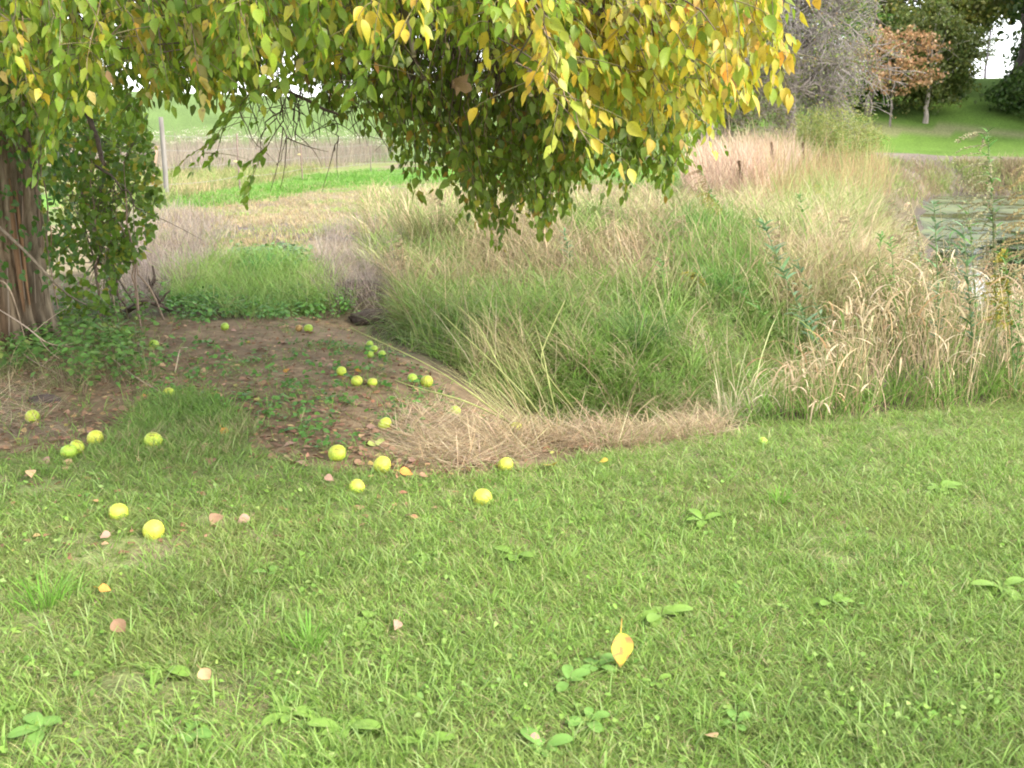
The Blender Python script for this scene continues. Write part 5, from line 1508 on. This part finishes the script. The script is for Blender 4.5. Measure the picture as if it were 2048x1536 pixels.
# long leaning grass stalks in front of the hollow
for (pts, lab) in [
    ([gpz(1040, 862), at(950, 790, 5.7), at(860, 730, 5.9), at(700, 655, 6.1)], 'longest pale grass stalk leaning left over the fruits'),
    ([gpz(1100, 862), at(1060, 800, 5.6), at(980, 720, 5.7), at(880, 625, 5.9)], 'thick green grass stalk leaning left above the hollow rim'),
    ([gpz(1030, 850), at(930, 800, 5.6), at(830, 775, 5.7), at(790, 760, 5.8)], 'low grass stalk bent down towards the two fruits'),
    ([gpz(1080, 850), at(1010, 760, 5.8), at(960, 650, 6.0), at(900, 600, 6.2)], 'slim grass stalk rising between the leaning ones'),
    ([gpz(1120, 860), at(1100, 780, 5.8), at(1085, 700, 5.9), at(1070, 650, 6.0)], 'upright grass stalk at the left edge of the hollow'),
    ([gpz(1165, 840), at(1100, 760, 5.8), at(1075, 715, 5.9), at(1130, 600, 6.4)], 'zigzag grass stalk rising out of the hollow'),
]:
    o = cane('grass_stalk', lab, pts, .006, (.34, .36, .14), 'grass stalk', mat=M_dry)
grass_zone('leaning_stems', 'pale yellow green stems leaning left at the edge of the hollow', [(980, 760), (1040, 700), (1120, 780), (1140, 860), (1040, 868), (1000, 820)],
    85, 6, .07, (.25, .6), (.004, .007), [(.34, .34, .15), (.40, .34, .18), (.22, .28, .09)], [2, 2, 2], M_dry, t0=(.2, 1.0), t1=(.0, .9), seg=4, lean=.7, mess=.6)

# ------------------------------------------------------------------ fence
def build_fence():
    b0 = gp(335, 403)
    root = empty('wire_fence', b0); tag(root, 'wire fence of weathered and steel posts along the green strip', 'fence')
    posts = [(335, 403, 235, .055, M_wood, (.17, .155, .14), 'grey weathered wooden post'), (480, 381, 268, .020, M_rust, (.15, .11, .09), None), (605, 361, 288, .020, M_rust, (.16, .115, .09), None), (742, 344, 292, .020, M_rust, (.14, .11, .09), None),
             (860, 334, 290, .020, M_rust, (.14, .11, .09), None)]
    tops = []
    for (px, py, ty, r, m, c, lab) in posts:
        b = gp(px, py); dep = float((b - CAM) @ FWD); t = at(px, ty, dep)
        acc = Acc(); q = np.linspace(b - ap([0, 0, .3]), ap([b[0], b[1], t[2]]), 10)
        q[:, :2] += rng.normal(0, r * .06, (10, 2))
        if m is M_wood: tube(acc, q, np.linspace(r, r * .85, 10), 10, c)
        else:
            # T-shaped steel post: flange and web
            for (w1, w2) in ((r, .006), (.006, r)):
                o1 = ap([w1, 0, 0]); o2 = ap([0, w2, 0])
                V = [q[0] - o1 - o2, q[0] + o1 - o2, q[0] + o1 + o2, q[0] - o1 + o2, q[-1] - o1 - o2, q[-1] + o1 - o2, q[-1] + o1 + o2, q[-1] - o1 + o2]
                acc.add(V, [(0, 1, 5), (0, 5, 4), (1, 2, 6), (1, 6, 5), (2, 3, 7), (2, 7, 6), (3, 0, 4), (3, 4, 7), (4, 5, 6), (4, 6, 7)], c)
        p = acc.build('post', m, root, smooth=(m is M_wood))
        if lab: p['label'] = lab
        tops.append((b, t[2]))
    for (px, py, k) in [(480, 323, 1), (597, 309, 2)]:
        b = tops[k][0]; dep = float((b - CAM) @ FWD); t = at(px, py, dep)
        acc = Acc(); tube(acc, [ap([b[0] - .02, b[1] - .05, t[2]]), ap([b[0] - .10, b[1] - .06, t[2] + .01])], [.035, .02], 8, (.62, .52, .25))
        acc.build('insulator', M_rust, root)
    # leaning brown brace at the corner post
    b = gp(300, 392); t = at(313, 292, float((b - CAM) @ FWD))
    acc = Acc(); tube(acc, np.linspace(b - ap([0, 0, .1]), t, 6), .045, 8, (.26, .17, .12)); p = acc.build('brace_post', M_wood, root); p['label'] = 'leaning brown brace post'
    b2 = gp(120, 412); L = [(b2, 1.9 + b2[2])] + tops
    for hh in (.35, .7, 1.05, 1.35):
        acc = Acc()
        pts = []
        for (a, at_), (c, ct_) in zip(L[:-1], L[1:]):
            for s in np.linspace(0, 1, 6)[:-1]:
                p = a * (1 - s) + c * s; pts.append([p[0] - .03, p[1] - .03, H(a[0], a[1]) * (1 - s) + H(c[0], c[1]) * s + hh - .04 * math.sin(s * math.pi)])
        tube(acc, pts, .004, 4, (.25, .24, .23)); acc.build('wire', M_rust, root)
build_fence()

# ------------------------------------------------------------------ background trees
def grow(acc, p, d, L_, r, lvl, maxl, tips, spread=.6, kids=3, col=(.12, .1, .08), grav=0.0, jit=.12, minr=.004, seg=5):
    q = [p]; dd = norm(d)
    for k in range(seg):
        dd = norm(dd + rng.normal(0, jit, 3) + ap([0, 0, -grav]))
        q.append(q[-1] + dd * L_ / seg)
    q = ap(q)
    tube(acc, q, np.maximum(np.linspace(r, r * .6, seg + 1), minr), 6 if lvl < 2 else 3, col, cap=False)
    if lvl >= maxl:
        tips.append(q[-1]); tips.append(q[len(q) // 2]); return
    for c in range(kids):
        i = int(rng.integers(max(1, seg // 3), seg + 1)) if c else seg
        nd = norm(dd + rng.normal(0, spread, 3) + ap([0, 0, .08]))
        grow(acc, q[i], nd, L_ * rng.uniform(.6, .85), max(r * .58, minr), lvl + 1, maxl, tips, spread, kids, col, grav, jit, minr, seg)

def bg_tree(name, label, cat, base, height, trunk_r, crown_c, crown_r, nleaf, lsize, cols, wts, bark=(.12, .10, .08), style='broad', clumps=60, twigc=None, kids=3, levels=4, first=.3, sink=.35, twigs_only=False, lwid=1.6, grav=0.0, minr=.012, group=None, aims=None, flat=.5):
    base = ap(list(base))
    root = empty(name, base); tag(root, label, cat, group)
    acc = Acc()
    top = base + ap([0, 0, height])
    tz = np.linspace(0, 1, 12)
    q = base + tz[:, None] * (top - base) + np.concatenate([[[0, 0, 0]], rng.normal(0, trunk_r * .25, (11, 3)) * ap([1, 1, 0])])
    q[0, 2] -= .3
    rad = trunk_r * (1 - .75 * tz); rad[0] = trunk_r * 1.5; rad[1] *= 1.02
    tube(acc, q, rad, 12, bark)
    acc.build('trunk', M_bark, root)
    cc = ap(list(crown_c)); cr = ap(list(crown_r))
    lim = Acc(); tips = []
    nl = 22 if style != 'twig' else 34
    for k in range(nl):
        t = rng.uniform(first, 1.0); p = base + (top - base) * t
        a = rng.uniform(0, 6.28)
        d = norm(rng.normal(0, 1, 3)); e = cc + d * cr * rng.uniform(.6, .95)
        mid = (p + e) / 2 + ap([0, 0, .10 * np.linalg.norm(e - p)])
        qq = bez(p, mid, e, 9); qq[1:-1] += rng.normal(0, .03 * trunk_r + .02, (7, 3))
        tube(lim, qq, np.linspace(trunk_r * .3, max(minr, .01), 9), 5, bark)
        if style == 'twig':
            for j in (3, 4, 5, 6, 7, 8):
                for m in range(2):
                    dd = norm(qq[j] - qq[j - 1]) * .8 + rng.normal(0, .55, 3)
                    grow(lim, qq[j], dd, cr.mean() * rng.uniform(.22, .36), minr * 1.6, 2, 4, tips, .5, kids, bark if twigc is None else twigc, grav, .12, minr, 4)
    o = lim.build('branches', M_twig, root)
    o['kind'] = 'stuff'
    fo = Acc()
    if style == 'twig' and tips:
        tp = ap(tips); i = rng.integers(0, len(tp), nleaf); P = tp[i] + rng.normal(0, .12, (nleaf, 3))
    else:
        # leaf clumps through the crown's volume
        d = norm(rng.normal(0, 1, (clumps, 3))); rr = rng.uniform(.25, 1, (clumps, 1)) ** .45
        K = cc + d * rr * cr
        i = rng.integers(0, clumps, nleaf)
        cs = rng.uniform(.12, .26, clumps)[i][:, None] * cr.mean()
        P = K[i] + rng.normal(0, .55, (nleaf, 3)) * cs * ap([1.2, 1.2, flat * 1.2])
        if style == 'droop': P[:, 2] -= np.hypot(P[:, 0] - K[i][:, 0], P[:, 1] - K[i][:, 1]) * .5
    P = P[P[:, 2] > H(P[:, 0], P[:, 1]) + .25]
    n = len(P)
    leaves(fo, P, rng.normal(0, .7, (n, 3)) + ap([0, 0, -.5]), ap([0, -.3, .6]) + rng.normal(0, .7, (n, 3)), rng.uniform(.6, 1.3, n) * lsize, pal(cols, wts, n, .25), 3, lwid)
    o = fo.build('crown', M_leaf, root); o['kind'] = 'stuff'
    return root

def bgat(px, dep, py=None):
    """ground point under picture column px at this distance"""
    p = at(px, 300, dep); return ap([p[0], p[1], float(H(p[0], p[1]))])
def pc(px, py, dep): return at(px, py, dep)
def prad(rx, ry, rz, dep): return (rx / FPX * dep, ry, rz / FPX * dep)

# thin grey twiggy tree
bg_tree('twiggy_tree', 'large grey twiggy tree with sparse leaves behind the pinkish reeds', 'tree', bgat(1578, 47), 8.5, .28, pc(1640, 70, 47), prad(190, 2.8, 185, 47), 9000, .10,
        [(.20, .26, .07), (.28, .28, .10), (.14, .21, .05), (.32, .22, .1)], [3, 2, 1.5, .5], bark=(.15, .13, .115), style='twig', twigc=(.25, .22, .20), minr=.013, kids=3, grav=.03, first=.25)
bg_tree('twiggy_tree', 'smaller olive twiggy tree left of the large grey one', 'tree', bgat(1412, 44), 6.5, .30, pc(1480, 190, 46), prad(150, 2.2, 95, 46), 8000, .10,
        [(.13, .16, .04), (.18, .18, .05), (.09, .13, .03)], [3, 2, 2], bark=(.16, .13, .11), style='twig', twigc=(.22, .19, .16), minr=.010, first=.4)
bg_tree('small_oak', 'small oak with orange brown leaves before the dark evergreens', 'tree', bgat(1775, 64), 4.8, .07, pc(1795, 120, 62), prad(95, 1.6, 70, 62), 2600, .19,
        [(.36, .21, .10), (.42, .27, .14), (.28, .17, .08)], [3, 2, 1], bark=(.14, .12, .10), style='broad', clumps=90)
bg_tree('green_tree', 'mid green bushy tree behind the small orange oak', 'tree', bgat(1730, 66), 7, .2, pc(1720, 120, 66), prad(110, 2, 110, 66), 9000, .24,
        [(.06, .15, .025), (.08, .19, .03), (.13, .18, .03)], [3, 2, 1.5], clumps=90)
bg_tree('green_tree', 'olive tree filling the gap behind the large grey twiggy tree', 'tree', bgat(1560, 72), 9, .25, pc(1570, 60, 72), prad(150, 3, 130, 72), 9000, .28,
        [(.10, .13, .05), (.14, .15, .06), (.08, .12, .03)], [3, 2, 1.5], clumps=110)
bg_tree('cedar_tree', 'cedar with pale bare lower trunk standing on the park slope', 'evergreen tree', bgat(1845, 65), 5.0, .15, pc(1850, 105, 65), prad(120, 2.2, 112, 60), 17000, .24,
        [(.07, .105, .02), (.11, .145, .03), (.15, .17, .04)], [3, 3, 2], bark=(.25, .215, .18), style='droop', clumps=170, lwid=1.0)
bg_tree('evergreen_tree', 'big dark olive evergreen filling the top right behind the cedar', 'evergreen tree', bgat(1870, 72), 16, .4, pc(1815, -30, 70), prad(185, 3.5, 140, 70), 22000, .36,
        [(.09, .125, .02), (.14, .165, .03), (.19, .19, .035)], [3, 3, 2.2], bark=(.10, .08, .07), style='droop', clumps=230, lwid=1.0)
bg_tree('evergreen_tree', 'tall dark evergreen with thick trunk at the right frame edge', 'evergreen tree', bgat(2030, 80), 18, .80, pc(2125, 50, 78), prad(80, 3.5, 150, 78), 13000, .34,
        [(.035, .08, .015), (.05, .10, .02), (.08, .11, .02)], [3, 3, 1.5], bark=(.05, .04, .035), style='droop', clumps=120, lwid=1.0)
bg_tree('evergreen_tree', 'low dark evergreen spreading over the slope at the right edge', 'evergreen tree', bgat(2100, 66), 6, .2, pc(2095, 190, 66), prad(110, 3, 70, 66), 9000, .3,
        [(.04, .09, .015), (.06, .11, .02)], [3, 3], bark=(.08, .06, .05), style='droop', clumps=90, lwid=1.0)
bg_tree('evergreen_tree', 'dark evergreen overhead behind the others on the hill crest', 'evergreen tree', bgat(2050, 88), 18, .2, pc(1945, -35, 84), prad(120, 3, 85, 84), 9000, .36,
        [(.05, .09, .015), (.085, .115, .02)], [3, 3], bark=(.10, .08, .07), style='droop', clumps=90, lwid=1.0)
bg_tree('far_tree', 'slim far tree against the white sky beyond the hill crest', 'tree', bgat(1955, 108), 9.5, .16, pc(1945, 95, 108), prad(55, 3, 36, 108), 1300, .2,
        [(.10, .13, .07)], [1], bark=(.12, .10, .12), clumps=50)
bg_tree('evergreen_tree', 'lower evergreen bush beside the cedar on the slope', 'evergreen tree', bgat(1885, 70), 4.5, .15, pc(1885, 180, 70), prad(55, 1.8, 55, 70), 5500, .26,
        [(.04, .085, .02), (.07, .11, .025)], [3, 2], bark=(.1, .08, .07), style='droop', clumps=70, lwid=1.0)
bg_tree('willow_bush', 'feathery yellow green willow bush between reeds and park lawn', 'bush', bgat(1660, 40), 1.9, .05, pc(1665, 285, 40), prad(95, 1.2, 70, 40), 12000, .10,
        [(.24, .27, .07), (.30, .30, .10), (.18, .24, .06)], [3, 2, 2], bark=(.2, .2, .1), clumps=140, lwid=.7, flat=1.2)
# trees beyond the dam on the left, seen through the branches
for (px, dep, hh, cx, cy, rx, rz, lab) in [
    (700, 100, 11, 700, 110, 85, 90, 'pale green far tree behind the dam, seen through the hanging twigs'),
    (880, 96, 10, 870, 140, 110, 75, 'broad far tree behind the crown in the middle'),
    (1060, 96, 9, 1060, 150, 110, 75, 'far tree behind the crown right of the middle'),
    (1240, 80, 9, 1240, 160, 120, 85, 'far tree behind the right part of the crown'),
    (1380, 76, 9, 1370, 130, 100, 120, 'far tree between the crown and the twiggy trees'),
    (120, 100, 12, 110, 120, 120, 75, 'far tree behind the big trunk'),
    (-60, 95, 12, -70, 110, 120, 90, 'far tree beyond the left frame edge')]:
    bg_tree('far_tree', lab, 'tree', bgat(px, dep), hh, .25, pc(cx, cy, dep), prad(rx, 4, rz, dep), 4200, .34,
            [(.08, .14, .04), (.11, .18, .06), (.14, .17, .05)], [2, 2, 1], clumps=80)
for (x, y, lab) in [(40, 60, 'dark evergreen beyond the right frame edge shading the slope'), (45, 68, 'second dark evergreen beyond the right frame edge'), (39, 73, 'dark evergreen beyond the right frame edge near the crest')]:
    bg_tree('evergreen_tree', lab, 'evergreen tree', (x, y, float(H(x, y))), 19, .5, (x, y, 11 + float(H(x, y))), (5.5, 5, 8), 9000, .5,
            [(.04, .08, .015), (.06, .10, .02)], [3, 3], bark=(.1, .08, .07), style='droop', clumps=150, lwid=1.0, group='evergreens beyond the frame')
# logs lying on the green behind the crown
for (x0, y0, x1, y1, lab) in [(1090, 316, 1130, 322, 'short brown log lying on the far green strip'), (1118, 310, 1140, 300, 'log propped on the short brown one')]:
    a = at(x0, y0, 40); b = at(x1, y1, 40); a[2] = max(a[2], H(a[0], a[1]) + .12); b[2] = max(b[2], H(b[0], b[1]) + .12)
    acc = Acc(); tube(acc, np.linspace(a, b, 5), .13, 10, (.24, .15, .11)); o = acc.build('log', M_bark); tag(o, lab, 'log')
print('tris', sum(len(o.data.polygons) for o in C.objects if o.type == 'MESH'))
